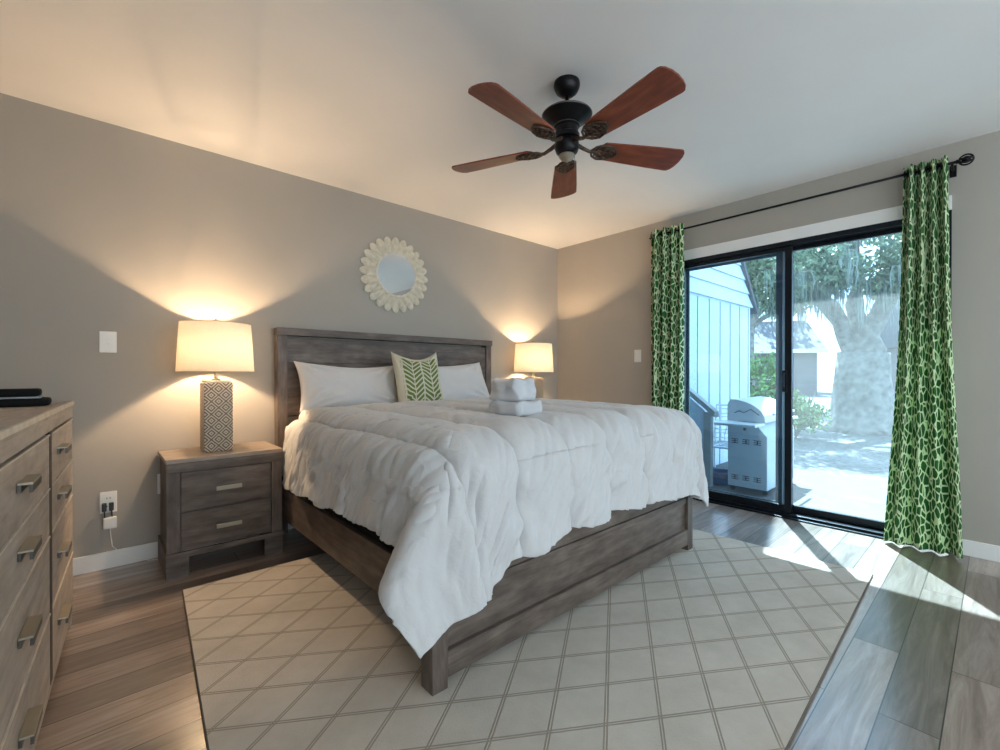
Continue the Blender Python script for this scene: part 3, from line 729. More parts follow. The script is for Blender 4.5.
# ================================================================== MIRROR
mr = empty('round_mirror', (-2.0, -.001, 1.86), 'round mirror in a cream petal frame above the headboard', 'mirror')
b = new(); 
def flower(b, n, r0, r1, wd, y0, y1, ph=0):
    for k in range(n):
        a = 2 * PI * (k + ph) / n; ca, sa = math.cos(a), math.sin(a)
        pts = []
        for rr_, hw in ((r0, wd * .55), (r0 + (r1 - r0) * .45, wd), (r0 + (r1 - r0) * .75, wd * .92), (r0 + (r1 - r0) * .93, wd * .55), (r1, wd * .12)):
            pts.append((rr_, hw))
        poly = [(r_, -w_) for r_, w_ in pts] + [(r_, w_) for r_, w_ in reversed(pts)]
        P2 = [(-2.0 + r_ * ca - w_ * sa, 1.86 + r_ * sa + w_ * ca) for r_, w_ in poly]
        A = [b.verts.new((x, y0 if i in (0, 9) else y1, z)) for i, (x, z) in enumerate(P2)]
        cen = b.verts.new((-2.0 + (r0 + r1) * .53 * ca, min(y0, y1) - .010, 1.86 + (r0 + r1) * .53 * sa))
        Bk = [b.verts.new((x, -.004, z)) for x, z in P2]
        m_ = len(A)
        for i in range(m_):
            b.faces.new((A[i], A[(i + 1) % m_], cen)); b.faces.new((A[i], Bk[i], Bk[(i + 1) % m_], A[(i + 1) % m_]))
        b.faces.new(Bk)
M['cream'] = plain('cream_carved_wood', (.66, .60, .48), .55, nscale=30, namp=.12, bstr=.3, bscale=90)
flower(b, 24, .17, .305, .034, -.022, -.014)
obj('petal_frame', b, M['cream'], mr)
b = new()
flower(b, 24, .165, .262, .028, -.034, -.022, .5); obj('inner_petals', b, M['cream'], mr)
b = new(); pts = [(-2.0 + .178 * math.cos(2 * PI * k / 64), -.030, 1.86 + .178 * math.sin(2 * PI * k / 64)) for k in range(64)]; tube(b, pts, .010, 10, closed=True)
obj('inner_ring', b, M['cream'], mr, smooth=True)
b = new(); prism(b, [(-2.0 + .175 * math.cos(2 * PI * k / 64), 1.86 + .175 * math.sin(2 * PI * k / 64)) for k in range(64)], -.033, -.031)
obj('mirror_glass', b, M['mirror'], mr)

# ================================================================== CEILING FAN
FX, FY, FZ = -2.145, -1.903, 2.138
fan = empty('ceiling_fan', (FX, FY, H), 'dark bronze ceiling fan with five red brown wooden blades', 'ceiling fan')
b = new(); lathe(b, [(.060, 2.439), (.062, 2.425), (.059, 2.412), (.050, 2.394), (.034, 2.380), (.014, 2.374)], (FX, FY, 0), 32); obj('canopy', b, M['bronze'], fan, autosm=40)
b = new(); lathe(b, [(.009, 2.376), (.009, 2.29)], (FX, FY, 0), 16); obj('downrod', b, M['bronze'], fan, smooth=True)
b = new(); lathe(b, [(.02, 2.3078), (.075, 2.3025), (.108, 2.2926), (.116, 2.2820), (.110, 2.2729), (.085, 2.2592), (.060, 2.2455), (.055, 2.2394), (.060, 2.2349), (.060, 2.2288), (.054, 2.2250), (.052, 2.1961), (.060, 2.1908), (.060, 2.1733), (.050, 2.1680)], (FX, FY, 0), 48)
mh = obj('motor_housing', b, M['bronze'], fan, autosm=35)
b = new(); lathe(b, [(.1165, 2.2805), (.1185, 2.2835), (.1165, 2.2866)], (FX, FY, 0), 48, cap=False); lathe(b, [(.0605, 2.2303), (.0625, 2.2318), (.0605, 2.2334)], (FX, FY, 0), 40, cap=False); obj('trim_ring', b, plain('dull_pewter_ring', (.16, .15, .14), .4, .7), mh)
b = new(); lathe(b, [(.045, 2.168), (.056, 2.155), (.058, 2.135), (.050, 2.110), (.036, 2.098)], (FX, FY, 0), 40); obj('switch_housing', b, M['bronze'], fan, autosm=35)
b = new(); lathe(b, [(.036, 2.098), (.038, 2.092), (.030, 2.080), (.010, 2.072), (.004, 2.064)], (FX, FY, 0), 32); obj('bottom_cap', b, plain('pewter_cap', (.35, .30, .24), .4, .6), fan, autosm=35)
b = new(); tube(b, [(FX + .02, FY - .03, 2.105), (FX + .02, FY - .032, 2.02)], .0012, 6); obj('pull_chain', b, M['nickel'], fan)
for ang in (-99.5, -28.2, 41.5, 113.6, 186.6):
    T = Matrix.Translation((FX, FY, FZ)) @ Matrix.Rotation(math.radians(ang), 4, 'Z')
    TB = T @ Matrix.Rotation(math.radians(-12), 4, 'X') @ Matrix.Scale(1.025, 4)
    # blade: tapered plank with rounded tip
    pts = [(.175, -.054), (.30, -.062), (.45, -.071), (.555, -.075)]
    for k in range(7):
        a = -PI / 2 + PI * (k + .5) / 7
        pts.append((.560 + .030 * math.cos(a), .074 * math.sin(a)))
    pts += [(.555, .075), (.45, .071), (.30, .062), (.175, .054), (.160, .030), (.160, -.030)]
    b = new(); prism(b, pts, -.003, .004, 'xy')
    bl = obj('blade', b, M['fanwood'], None); bl.parent = fan; bl.matrix_local = Matrix.Translation(-Vector((FX, FY, H))) @ TB
    b = new()
    # ornate iron: arm from hub, then leaf shaped openwork of scrolls under the blade
    tube(b, [(.045, 0, .020), (.075, 0, .004), (.11, 0, -.010), (.15, 0, -.008)], [.010, .009, .008, .008], 10)
    for sgn in (-1, 1):
        tube(b, [(.12, sgn * .005, -.009), (.135, sgn * .030, -.008), (.165, sgn * .046, -.008), (.205, sgn * .042, -.007), (.235, sgn * .022, -.007), (.25, 0, -.007)], .0055, 8)
        for cx_, cy_, rr_ in ((.160, .022, .016), (.195, .018, .015), (.222, .010, .009)):
            tube(b, [(cx_ + rr_ * math.cos(2 * PI * k / 14), sgn * cy_ + rr_ * math.sin(2 * PI * k / 14), -.008) for k in range(14)], .004, 6, closed=True)
    prism(b, [(.13, -.012), (.16, -.035), (.205, -.034), (.242, 0), (.205, .034), (.16, .035), (.13, .012)], -.0060, -.0032, 'xy')
    ir = obj('blade_bracket', b, M['filigree'], None, autosm=40); ir.parent = fan; ir.matrix_local = Matrix.Translation(-Vector((FX, FY, H))) @ TB

# ================================================================== CURTAINS AND ROD
rod = empty('curtain_rod', (-.1, -2.15, 2.29), 'long dark bronze curtain rod above the sliding door', 'curtain rod')
b = new(); tube(b, [(-.1, -1.21, 2.29), (-.1, -3.11, 2.29)], .008, 14); obj('rod', b, M['bronze'], rod, smooth=True)
for y, s_ in ((-3.12, -1),):
    b = new(); 
    for k in range(4):
        a = PI * k / 4
        tube(b, [(-.1 + .030 * math.cos(q) * math.cos(a), y + s_ * .022 + .030 * math.sin(q), 2.29 + .030 * math.cos(q) * math.sin(a)) for q in [2 * PI * j / 20 for j in range(20)]], .0042, 6, closed=True)
    bmesh.ops.create_uvsphere(b, u_segments=16, v_segments=10, radius=.020, matrix=Matrix.Translation((-.1, y + s_ * .022, 2.29)))
    tube(b, [(-.1, y - s_ * .02, 2.29), (-.1, y, 2.29)], .012, 12)
    obj('finial', b, M['bronze'], rod, autosm=40)
for y in (-1.17, -3.085):
    b = new(); tube(b, [(-.1, y, 2.280), (-.06, y, 2.27), (-.004, y, 2.27)], .006, 8); box(b, -.006, -.0005, y - .015, y + .015, 2.235, 2.305, .002); obj('bracket', b, M['bronze'], rod)
def curtain(name, yt0, yt1, yb0, yb1, folds, label, seed, zb=.012):
    nu, nv = 220, 120; u = np.linspace(0, 1, nu); v = np.linspace(0, 1, nv); U, V = np.meshgrid(u, v, indexing='ij')   # V 0 top
    w = V ** 1.4
    y0 = yt0 + (yb0 - yt0) * w; y1 = yt1 + (yb1 - yt1) * w
    ph = 2 * PI * folds * U + .35 * np.sin(3 * V + seed) * V
    A = .034 + .010 * V + .006 * np.sin(5 * U + seed)
    X = -.100 + A * np.sin(ph) + .010 * V * np.sin(ph * .5 + 2 * V + seed)
    Y = y0 + (y1 - y0) * (U + .012 * np.sin(2 * ph) ) + .008 * V * np.sin(6 * V + seed + U * 4)
    Z = 2.335 - V * (2.335 - zb)
    X = np.minimum(X, -.018)
    P = np.stack([X, Y, Z], -1)
    seg = np.hypot(np.diff(X[:, 0]), np.diff(Y[:, 0])); arc = np.concatenate([[0], np.cumsum(seg)]) * 1.0
    uv = np.stack([np.repeat(arc[:, None], nv, 1), Z], -1)
    root = empty(name, (-.1, (yt0 + yt1) / 2, zb), label, 'curtain', 'green print curtain panels')
    grid_mesh('curtain_panel', P, M['curtain'], root, uv=uv, thick=.002, offset=0)
    for k in range(folds * 2):
        uu = (k + .5) / (folds * 2) + (.0 if k % 2 == 0 else .0)
        yy = yt0 + (yt1 - yt0) * (k / (folds * 2) + 1e-3 + .0)
        b = new(); tube(b, [(-.1 + .018 * math.cos(q), yy + (.004 if k % 2 else -.004) , 2.29 + .018 * math.sin(q)) for q in [2 * PI * j / 18 for j in range(18)]], .0035, 6, closed=True); obj('grommet', b, M['bronze'], root)
    return root
curtain('curtain', -1.185, -1.485, -1.175, -1.49, 4, 'green and white print curtain left of the glass door near the bed', .4)
curtain('curtain', -2.875, -3.068, -2.80, -3.135, 4, 'green and white print curtain right of the glass door', 2.1)

# ================================================================== SWITCHES, OUTLETS, CORD
def plate(name, x, z, label, cat, kind):
    t = empty(name, (x, -.001, z), label, cat)
    b = new(); box(b, x - .036, x + .036, -.007, -.001, z - .058, z + .058, .003); obj('wall_plate', b, M['plastic'], t)
    if kind == 'toggle':
        b = new(); box(b, x - .005, x + .005, -.019, -.007, z - .006, z + .012, .002); obj('toggle', b, M['plastic'], t)
        b = new(); box(b, x - .007, x + .007, -.0076, -.0066, z - .015, z + .015); obj('slot', b, M['white'], t)
    else:
        for dz in (.022, -.022):
            b = new(); lathe(b, [(.017, 0), (.017, .0015)], (0, 0, 0), 20); bmesh.ops.rotate(b, matrix=Matrix.Rotation(PI / 2, 3, 'X'), verts=b.verts); bmesh.ops.translate(b, vec=(x, -.0072, z + dz), verts=b.verts); so = obj('socket', b, M['plastic'], t)
            b = new(); box(b, x - .008, x - .005, -.0092, -.0086, z + dz - .004, z + dz + .005); box(b, x + .005, x + .008, -.0092, -.0086, z + dz - .004, z + dz + .005); obj('socket_slots', b, M['black'], so)
    return t
plate('light_switch', -3.749, 1.240, 'white toggle light switch on the wall left of the lamp', 'light switch', 'toggle')
plate('wall_outlet', -3.750, .362, 'white wall outlet with black plugs between dresser and nightstand', 'outlet', 'outlet')
plate('wall_outlet', -3.500, .425, 'white wall outlet half hidden by the left nightstand side', 'outlet', 'outlet')
t = empty('light_switch', (-.001, -.994, 1.231), 'white rocker light switch between room corner and left curtain', 'light switch')
b = new(); box(b, -.007, -.001, -1.030, -.958, 1.173, 1.289, .003); obj('wall_plate', b, M['plastic'], t)
b = new(); box(b, -.011, -.007, -1.009, -.979, 1.197, 1.265, .002); obj('rocker', b, M['plastic'], t)
for i, dx in enumerate((-.018, .012)):
    t = empty('power_plug', (-3.75 + dx, -.02, .345), ('black power plug on the left in the wall outlet', 'black power plug on the right in the wall outlet')[i], 'plug', 'black plugs in the wall outlet')
    b = new(); x = -3.75 + dx; box(b, x - .010, x + .010, -.034, -.0095, .318, .362, .004); obj('plug_body', b, M['black'], t)
    b = new(); tube(b, [(x, -.028, .320), (x + .002, -.030, .300), (x + .003, -.026, .285)], .003, 8); obj('plug_cord', b, M['black'], t)
t = empty('usb_charger', (-3.742, -.03, .25), 'small white charger block hanging below the wall outlet', 'charger')
b = new(); box(b, -3.772, -3.716, -.040, -.006, .222, .283, .006); obj('charger_body', b, M['plastic'], t)
b = new(); tube(b, [(-3.744, -.02, .222), (-3.742, -.02, .18), (-3.735, -.018, .12), (-3.70, -.022, .075), (-3.64, -.03, .035), (-3.58, -.04, .006), (-3.54, -.05, .004)], .0022, 8)
tag(obj('charging_cord', b, M['plastic'], smooth=True), 'thin white cord running from the charger down to the baseboard', 'cord')

# ================================================================== DRESSER
ang = math.atan(.055)
DR = Matrix.Translation((-3.875, -.62, 0)) @ Matrix.Rotation(-ang, 4, 'Z')     # local: front plane x=0, y runs toward -y
dr = empty('dresser', (0, 0, 0), 'wide weathered wood dresser with nickel handles against the left wall', 'dresser'); 
dr.matrix_world = DR
LD = .44; LEN = 1.56; SE = .617
def dobj(name, b, m, parent=dr): 
    o = obj(name, b, m, None); o.parent = parent; return o
DM = {}
M['seam'] = plain('dark_gap_shade', (.06, .045, .035), .7)  # dark colour for the shade in the gap between drawer columns
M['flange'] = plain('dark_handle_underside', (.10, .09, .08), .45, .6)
for k_, ax in (('y', 'dresser_y'), ('z', 'dresser_z')): DM[k_] = M[ax]
b = new(); box(b, -LD, -.020, -LEN, -.0, .08, .925); dobj('carcass', b, DM['y'])
b = new(); box(b, -LD - .005, .004, -LEN - .005, .005, .926, .950, .002); tp = dobj('top', b, DM['y'])
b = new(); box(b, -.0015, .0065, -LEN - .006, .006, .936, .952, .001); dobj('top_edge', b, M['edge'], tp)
b = new(); box(b, -.0195, .002, -LEN, 0, .885, .9255, .001); dobj('top_rail', b, DM['y'])
b = new(); box(b, -.0195, -.004, -LEN, 0, .035, .078, .001); dobj('base_rail', b, DM['y'])
for y in (-.06, -LEN):
    b = new(); box(b, -LD, -.004, y, y + .06, 0, .079, .003); dobj('leg', b, DM['z'])
rows = [(.874, .708), (.704, .557), (.553, .311), (.307, .082)]
b = new(); box(b, -.0193, .0010, -SE - .022, -SE + .022, .079, .884); dobj('gap_shade_strip', b, M['seam'])  # strip painted dark in place of the shaded gap
for (ya, yb, yh) in ((-SE + .023, -.006, -.42), (-LEN + .006, -SE - .023, -1.075)):
    for (z1, z0), zh in zip(rows, (.808, .650, .448, .216)):
        b = new(); box(b, -.0195, 0, ya, yb, z0, z1, .0015); q = dobj('drawer', b, DM['y'])
        b = new(); box(b, -.0015, .0025, ya + .001, yb - .001, z1 - .003, z1 + .0018); dobj('drawer_edge', b, M['edge'], q)  # bevel highlight drawn as a pale strip
        b = new(); box(b, .0015, .028, yh - .062, yh + .062, zh + .001, zh + .006, .001)
        dobj('handle', b, M['nickel'], q)
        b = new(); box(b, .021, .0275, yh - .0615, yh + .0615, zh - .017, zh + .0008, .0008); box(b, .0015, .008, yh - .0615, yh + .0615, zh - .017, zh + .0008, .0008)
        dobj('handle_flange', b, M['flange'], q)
# things on the dresser
def on_dresser(name, b, m, label, cat, smooth=False):
    o = tag(obj(name, b, m, smooth=smooth), label, cat); return o
M['matteblack'] = plain('matte_black_nylon', (.006, .006, .006), .85)
M['matteblack'].node_tree.nodes['Principled BSDF'].inputs['Specular IOR Level'].default_value = .2
t = empty('black_case', (-4.0, -.83, .9515), 'flat black zip case lying on the dresser top', 'case')
b = new(); box(b, -4.15, -3.925, -.97, -.85, .952, .979, .010); o = obj('case_body', b, M['matteblack'], t)
b = new(); box(b, -4.145, -3.95, -.965, -.855, .986, 1.013, .010); obj('case_lid', b, M['matteblack'], t)
b = new(); box(b, -4.147, -3.948, -.968, -.852, .9792, .9858, .002); obj('zip', b, plain('grey_zip', (.25, .26, .28), .4, .4), t)
b = new()
for k in range(3):
    tube(b, [(-4.155 + (.034 - .006 * k) * math.cos(q), -.93 + (.030 - .004 * k) * math.sin(q), .9565 + .006 * k) for q in [2 * PI * j / 24 for j in range(24)]], .004, 8, closed=True)
tube(b, [(-4.125, -.93, .9665), (-4.11, -.915, .968), (-4.10, -.905, .962)], .0035, 8)
on_dresser('coiled_cable', b, M['black'], 'coiled black cable at the left edge of the dresser top', 'cable', True)

# ================================================================== OUTSIDE
GZ = -.15
b = new(); box(b, .12, 60, -30, 40, GZ - .1, GZ); tag(obj('ground', b, M['ground']), 'leaf strewn bare ground of the back yard', 'ground', kind='structure')
b = new(); box(b, .125, 2.2, -3.6, -1.01, GZ + .0005, -.03, .01); tag(obj('patio_slab', b, M['slab']), 'small concrete patio slab outside the sliding door', 'patio')
# neighbouring wing with lap siding gable
WY = -1.0
sh = empty('outbuilding', (2.0, .4, GZ), 'pale blue painted side building with lap sided gable beyond the left pane', 'building')
XE = 2.828; ZB = 1.958
b = new(); box(b, .30, XE, WY, 1.6, GZ, ZB); obj('wall', b, M['shed'], sh)
b = new(); x = .31
while x < XE - .02:
    box(b, x, x + .012, WY - .008, WY, GZ, ZB - .02); x += .305
bt = obj('board_batten', b, plain('siding_joint', (.27, .33, .40), .7), sh)
b = new(); slope = (2.578 - ZB) / (2.828 - 2.333)
nb = 12
for k in range(nb):
    z0 = ZB + k * .17; z1 = z0 + .17
    xr = XE + .04 - (z1 - ZB) / slope
    if xr < .32: break
    xr0 = XE + .04 - (z0 - ZB) / slope
    poly = [(.30, z0), (xr0, z0), (xr, z1), (.30, z1)]
    A = [b.verts.new((px, WY - (.030 if pz == z0 else .008), pz)) for px, pz in poly]; Bv = [b.verts.new((px, WY + .02, pz)) for px, pz in poly]
    b.faces.new(A); b.faces.new(Bv[::-1])
    for i in range(4): b.faces.new((A[i], Bv[i], Bv[(i + 1) % 4], A[(i + 1) % 4]))
obj('gable_siding', b, M['shed'], sh)
b = new(); xr = XE + .10; xt = XE + .04 - 2.3 / slope
prism(b, [(xr, ZB - .08), (xr + .03, ZB - .04), (xt + .03, ZB + 2.30), (xt, ZB + 2.24)], WY - .06, 1.6, 'xz'); obj('roof', b, M['shedroof'], sh)
b = new(); prism(b, [(.30, ZB), (XE, ZB), (.32 + .0, ZB + (XE - .32) * slope * .995)], WY + .021, 1.59, 'xz'); obj('gable_wall', b, M['shed'], sh)
# stair rail
rl = empty('stair_railing', (.62, -1.36, -.03), 'grey painted stair railing with sloping top board outside the left pane', 'railing')
b = new(); box(b, .60, .66, -1.415, -1.345, -.03, .69, .004); obj('newel_post', b, M['railwood'], rl)
b = new()
prism(b, [(-1.46, .645), (-1.46, .70), (-1.02, 1.055), (-1.02, 1.00)], .585, .675, 'yz'); obj('handrail', b, M['railwood'], rl)
b = new(); prism(b, [(-1.345, .10), (-1.345, .70), (-1.03, .96), (-1.03, .10)], .62, .64, 'yz'); obj('rail_panel', b, M['shed'], rl)

# gas grill seen from its side
gx = .62
gr = empty('gas_grill', (1.0, -1.72, -.03), 'pale grey gas grill standing on the patio just outside the left pane', 'grill')
y0, y1 = -1.565, -1.90
b = new(); box(b, gx, gx + .78, y1, y0, .02, .50, .006); prism(b, [(y0, .50), (y0, .605), (y1 + .09, .605), (y1 + .005, .50)], gx, gx + .78, 'yz'); cb = obj('cabinet', b, M['grill'], gr)
b = new()
for z in (.085, .42):
    for k in range(3):
        yy = y0 - .035 - k * .095
        b = new()
        box(b, gx - .003, gx + .0, yy - .060, yy, z, z + .006); box(b, gx - .003, gx, yy - .034, yy - .026, z + .006, z + .036); box(b, gx - .003, gx, yy - .060, yy - .034, z + .018, z + .024); box(b, gx - .003, gx, yy - .026, yy, z + .018, z + .024); box(b, gx - .003, gx, yy - .060, yy, z + .036, z + .042)
        obj('vent', b, M['slot'], cb)
b = new(); box(b, gx - .24, gx - .002, y1 + .02, y0 + .03, .600, .622, .006); obj('side_shelf', b, M['grillhood'], gr); b = new(); box(b, gx + .782, gx + 1.0, y1 + .02, y0 + .03, .600, .622, .006); obj('side_shelf', b, M['grillhood'], gr)
b = new(); prof = [(y0 + .005, .625), (y0 + .005, .785)] + [(y0 - .02 - .295 * math.sin(q), .635 + .190 * math.cos(q)) for q in [PI / 2 * j / 10 for j in range(11)]] + [(y1 + .02, .625)]
prism(b, prof, gx + .01, gx + .77, 'yz'); hd = obj('hood', b, M['grillhood'], gr, autosm=30)
b = new(); tube(b, [(gx + .0, y0 - .06, .70), (gx, y0 - .10, .72), (gx, y0 - .14, .705), (gx, y0 - .20, .74), (gx, y0 - .27, .69)], .004, 6); obj('hood_emblem', b, M['slot'], hd)
b = new(); tube(b, [(gx + .10, y1 - .02, .70), (gx + .68, y1 - .02, .70)], .012, 10); obj('hood_handle', b, M['wire'], hd)
b = new(); bmesh.ops.create_uvsphere(b, u_segments=12, v_segments=8, radius=.013, matrix=Matrix.Translation((gx - .005, y0 - .15, .555))); obj('side_knob', b, M['black'], gr)
for yy in (y0 - .03, y1 + .03):
    for xx in (gx + .05, gx + .73):
        b = new(); lathe(b, [(.024, -.012), (.026, 0), (.024, .012)], (0, 0, 0), 16); bmesh.ops.rotate(b, matrix=Matrix.Rotation(PI / 2, 3, 'Y'), verts=b.verts); bmesh.ops.translate(b, vec=(xx, yy, -.003), verts=b.verts); obj('wheel', b, M['slot'], gr)

# wire patio chair beyond the grill
ch = empty('patio_chair', (1.35, -1.30, -.03), 'white wire mesh patio chair between the railing and the grill', 'chair')
def wire_panel(b, o, u, v, nu_, nv_, seed):
    rr = random.Random(seed); o, u, v = Vector(o), Vector(u), Vector(v)
    for i in range(nu_ + 1):
        p = [o + u * (i / nu_) + v * (j / 6) + Vector((rr.uniform(-.012, .012), rr.uniform(-.015, .015), rr.uniform(-.012, .012))) * (0 < i < nu_) for j in range(7)]
        tube(b, p, .005 if 0 < i < nu_ else .011, 6)
    for i in range(nv_ + 1):
        p = [o + v * (i / nv_) + u * (j / 6) + Vector((rr.uniform(-.012, .012), rr.uniform(-.015, .015), rr.uniform(-.012, .012))) * (0 < i < nv_) for j in range(7)]
        tube(b, p, .005 if 0 < i < nv_ else .011, 6)
cx0, cy0 = 1.12, -1.518
b = new(); wire_panel(b, (cx0, cy0, .28), (.46, 0, 0), (0, .47, 0), 8, 8, 1); obj('seat', b, M['wire'], ch)
b = new(); wire_panel(b, (cx0 + .46, cy0, .28), (0, .47, 0), (.06, 0, .42), 8, 9, 2); obj('backrest', b, M['wire'], ch)
for yy in (cy0, cy0 + .47):
    b = new(); wire_panel(b, (cx0, yy, .28), (.48, 0, 0), (0, 0, .22), 7, 4, 3); obj('armrest', b, M['wire'], ch)
    for xx in (cx0, cx0 + .46):
        b = new(); tube(b, [(xx, yy, -.03), (xx, yy, .28)], .012, 8); obj('leg', b, M['wire'], ch)
tb = empty('storage_tub', (.84, -1.405, -.03), 'blue plastic tub on the patio behind the railing post', 'tub')
b = new(); lathe(b, [(.10, -.029), (.115, .08), (.122, .08), (.122, .092), (.112, .092), (.098, -.02)], (.84, -1.405, 0), 28, cap=True); obj('tub_body', b, M['blue'], tb, smooth=False)

# ---- vegetation
def leafcloud(b, centers, n, size, rr, squash=.8, gapz=None):
    for k in range(n):
        c, r = rr.choice(centers)
        while True:
            v = Vector((rr.uniform(-1, 1), rr.uniform(-1, 1), rr.uniform(-1, 1)))
            if v.length < 1: break
        v = v * (.55 + .45 * rr.random()) if v.length > .3 else v * 1.6
        p = Vector(c) + Vector((v.x * r, v.y * r, v.z * r * squash))
        s = size * rr.uniform(.6, 1.3)
        a = Vector((rr.gauss(0, 1), rr.gauss(0, 1), rr.gauss(0, .7))).normalized(); t_ = a.orthogonal().normalized()
        t_ = (Matrix.Rotation(rr.uniform(0, 6.28), 3, a) @ t_)
        bt_ = a.cross(t_)
        vs = [b.verts.new(p - t_ * s), b.verts.new(p + bt_ * s * .42 + a * s * .12), b.verts.new(p + t_ * s), b.verts.new(p - bt_ * s * .42 + a * s * .12)]
        b.faces.new(vs)
def wobble(p, q, n, amp, rr):
    p, q = Vector(p), Vector(q); out = []
    for i in range(n + 1):
        f = i / n; out.append(p.lerp(q, f) + Vector((rr.uniform(-1, 1), rr.uniform(-1, 1), rr.uniform(-.5, .5))) * amp * math.sin(PI * min(1, f * 1.2)))
    return out
def tree(name, x, y, h, r, trunk_r, label, cat, leafmat, nleaf, lsize, seed, group=None, fork=None, crown=None, moss=0, squash=.8):
    rr = random.Random(seed); t = empty(name, (x, y, GZ), label, cat, group)
    b = new(); fk = fork or h * .45
    tube(b, [(x, y, GZ - .05), (x, y, GZ + .15), (x + .02, y, GZ + fk * .5), (x, y, GZ + fk)], [trunk_r * 1.35, trunk_r * 1.08, trunk_r * .95, trunk_r * .95], 16)
    cs = []
    limbs = []
    for k in range(7):
        a = 2 * PI * k / 7 + rr.uniform(-.3, .3); L_ = r * rr.uniform(.55, .95); hz = h * rr.uniform(.62, .95)
        e = (x + L_ * math.cos(a), y + L_ * math.sin(a), GZ + hz)
        pts = wobble((x, y, GZ + fk * .95), e, 6, r * .06, rr)
        tube(b, pts, [trunk_r * .55 * (1 - i / 8) for i in range(7)], 8); limbs.append(pts)
        cs.append((e, r * .42)); cs.append((tuple(pts[4]), r * .36))
    cs.append(((x, y, GZ + h * .85), r * .6))
    if crown: cs = crown
    obj('trunk', b, M['bark'], t, smooth=True)
    b = new(); leafcloud(b, cs, nleaf, lsize, rr, squash); obj('foliage', b, leafmat, t)
    if moss:
        b = new()
        for k in range(moss):
            c, q = rr.choice(cs); px_, py_, pz_ = c[0] + rr.uniform(-1, 1) * q * .9, c[1] + rr.uniform(-1, 1) * q * .9, c[2] - rr.uniform(-.3, .9) * q * squash
            L_ = rr.uniform(.3, 1.2); w_ = rr.uniform(.03, .09); a = rr.uniform(0, PI)
            for s_ in range(3):
                aa = a + s_ * 1.05; dx, dy = math.cos(aa) * w_, math.sin(aa) * w_
                v = [b.verts.new((px_ - dx, py_ - dy, pz_)), b.verts.new((px_ + dx, py_ + dy, pz_)), b.verts.new((px_ + dx * .7, py_ + dy * .7, pz_ - L_ * .5)), b.verts.new((px_, py_, pz_ - L_)), b.verts.new((px_ - dx * .7, py_ - dy * .7, pz_ - L_ * .5))]
                b.faces.new(v)
        tag(obj('hanging_moss', b, M['moss'], t), kind='stuff')
    return t
# big live oak in front of the right pane
OX, OY = 8.1, -1.35
rr = random.Random(21)
oak = empty('live_oak', (OX, OY, GZ), 'massive live oak trunk with hanging moss in the right pane', 'tree')
b = new()
tube(b, [(OX, OY, GZ - .05), (OX, OY, GZ + .12), (OX + .02, OY, .5), (OX, OY + .02, 1.0), (OX, OY, 1.5)], [.78, .60, .52, .48, .44], 22)
limbs = [((OX, OY, 1.2), (OX - .6, OY + 1.0, 3.4), .22), ((OX, OY, 1.2), (OX + .1, OY - .55, 3.6), .27), ((OX, OY, 1.3), (OX + .4, OY + .25, 4.2), .20), ((OX - .5, OY + .8, 3.0), (OX - 2.6, OY + 3.0, 4.6), .18), ((OX, OY - .5, 3.2), (OX - 2.8, OY - 1.6, 4.6), .20), ((OX + .1, OY - .5, 3.2), (OX + 1.5, OY - 2.5, 5.0), .18), ((OX + .3, OY + .2, 3.8), (OX + 1.0, OY + 2.2, 5.6), .16)]
for p, q, r_ in limbs:
    pts = wobble(p, q, 7, .12, rr); tube(b, pts, [r_ * (1 - .09 * i) for i in range(8)], 12)
for v in b.verts:
    n_ = noise.noise(v.co * 2.2); v.co += Vector((n_, noise.noise(v.co * 2.2 + Vector((5, 0, 0))), 0)) * .10
obj('trunk', b, M['bark'], oak, smooth=True)
cr = [((6.7, -1.25, 3.0), .55), ((7.0, -.3, 2.75), .5), ((7.2, -1.9, 2.7), .45), ((5.8, -.9, 3.1), .8), ((6.4, .35, 3.0), .85), ((7.0, -2.3, 3.1), .75), ((8.8, .3, 3.0), .8), ((6.0, 1.1, 3.9), 1.3), ((7.0, -.2, 4.3), 1.5), ((6.3, -2.4, 4.2), 1.4), ((8.2, -1.2, 4.9), 1.7), ((8.6, 1.2, 4.6), 1.6), ((9.3, -3.0, 4.4), 1.7), ((5.4, .2, 3.5), .8), ((7.2, -3.6, 3.9), 1.2), ((8.0, 2.4, 4.0), 1.3), ((9.5, .2, 3.6), 1.2)]
b = new(); leafcloud(b, cr, 21000, .07, rr, .8); obj('foliage', b, M['leaf'], oak)
b = new()
for k in range(300):
    c, q = rr.choice(cr); px_, py_, pz_ = c[0] + rr.uniform(-1, 1) * q, c[1] + rr.uniform(-1, 1) * q, c[2] - rr.uniform(.1, .8) * q * .7
    L_ = rr.uniform(.3, 1.0)
    for s_ in range(7):
        ox, oy = rr.gauss(0, .05), rr.gauss(0, .05); l2 = L_ * rr.uniform(.5, 1); w_ = rr.uniform(.004, .010); aa = rr.uniform(0, PI); dx, dy = math.cos(aa) * w_, math.sin(aa) * w_
        v = [b.verts.new((px_ + ox - dx, py_ + oy - dy, pz_)), b.verts.new((px_ + ox + dx, py_ + oy + dy, pz_)), b.verts.new((px_ + ox * 1.5 + dx, py_ + oy * 1.5 + dy, pz_ - l2 * .5)), b.verts.new((px_ + ox, py_ + oy, pz_ - l2)), b.verts.new((px_ + ox * 1.5 - dx, py_ + oy * 1.5 - dy, pz_ - l2 * .5))]
        b.faces.new(v)
tag(obj('hanging_moss', b, M['moss'], oak), kind='stuff')
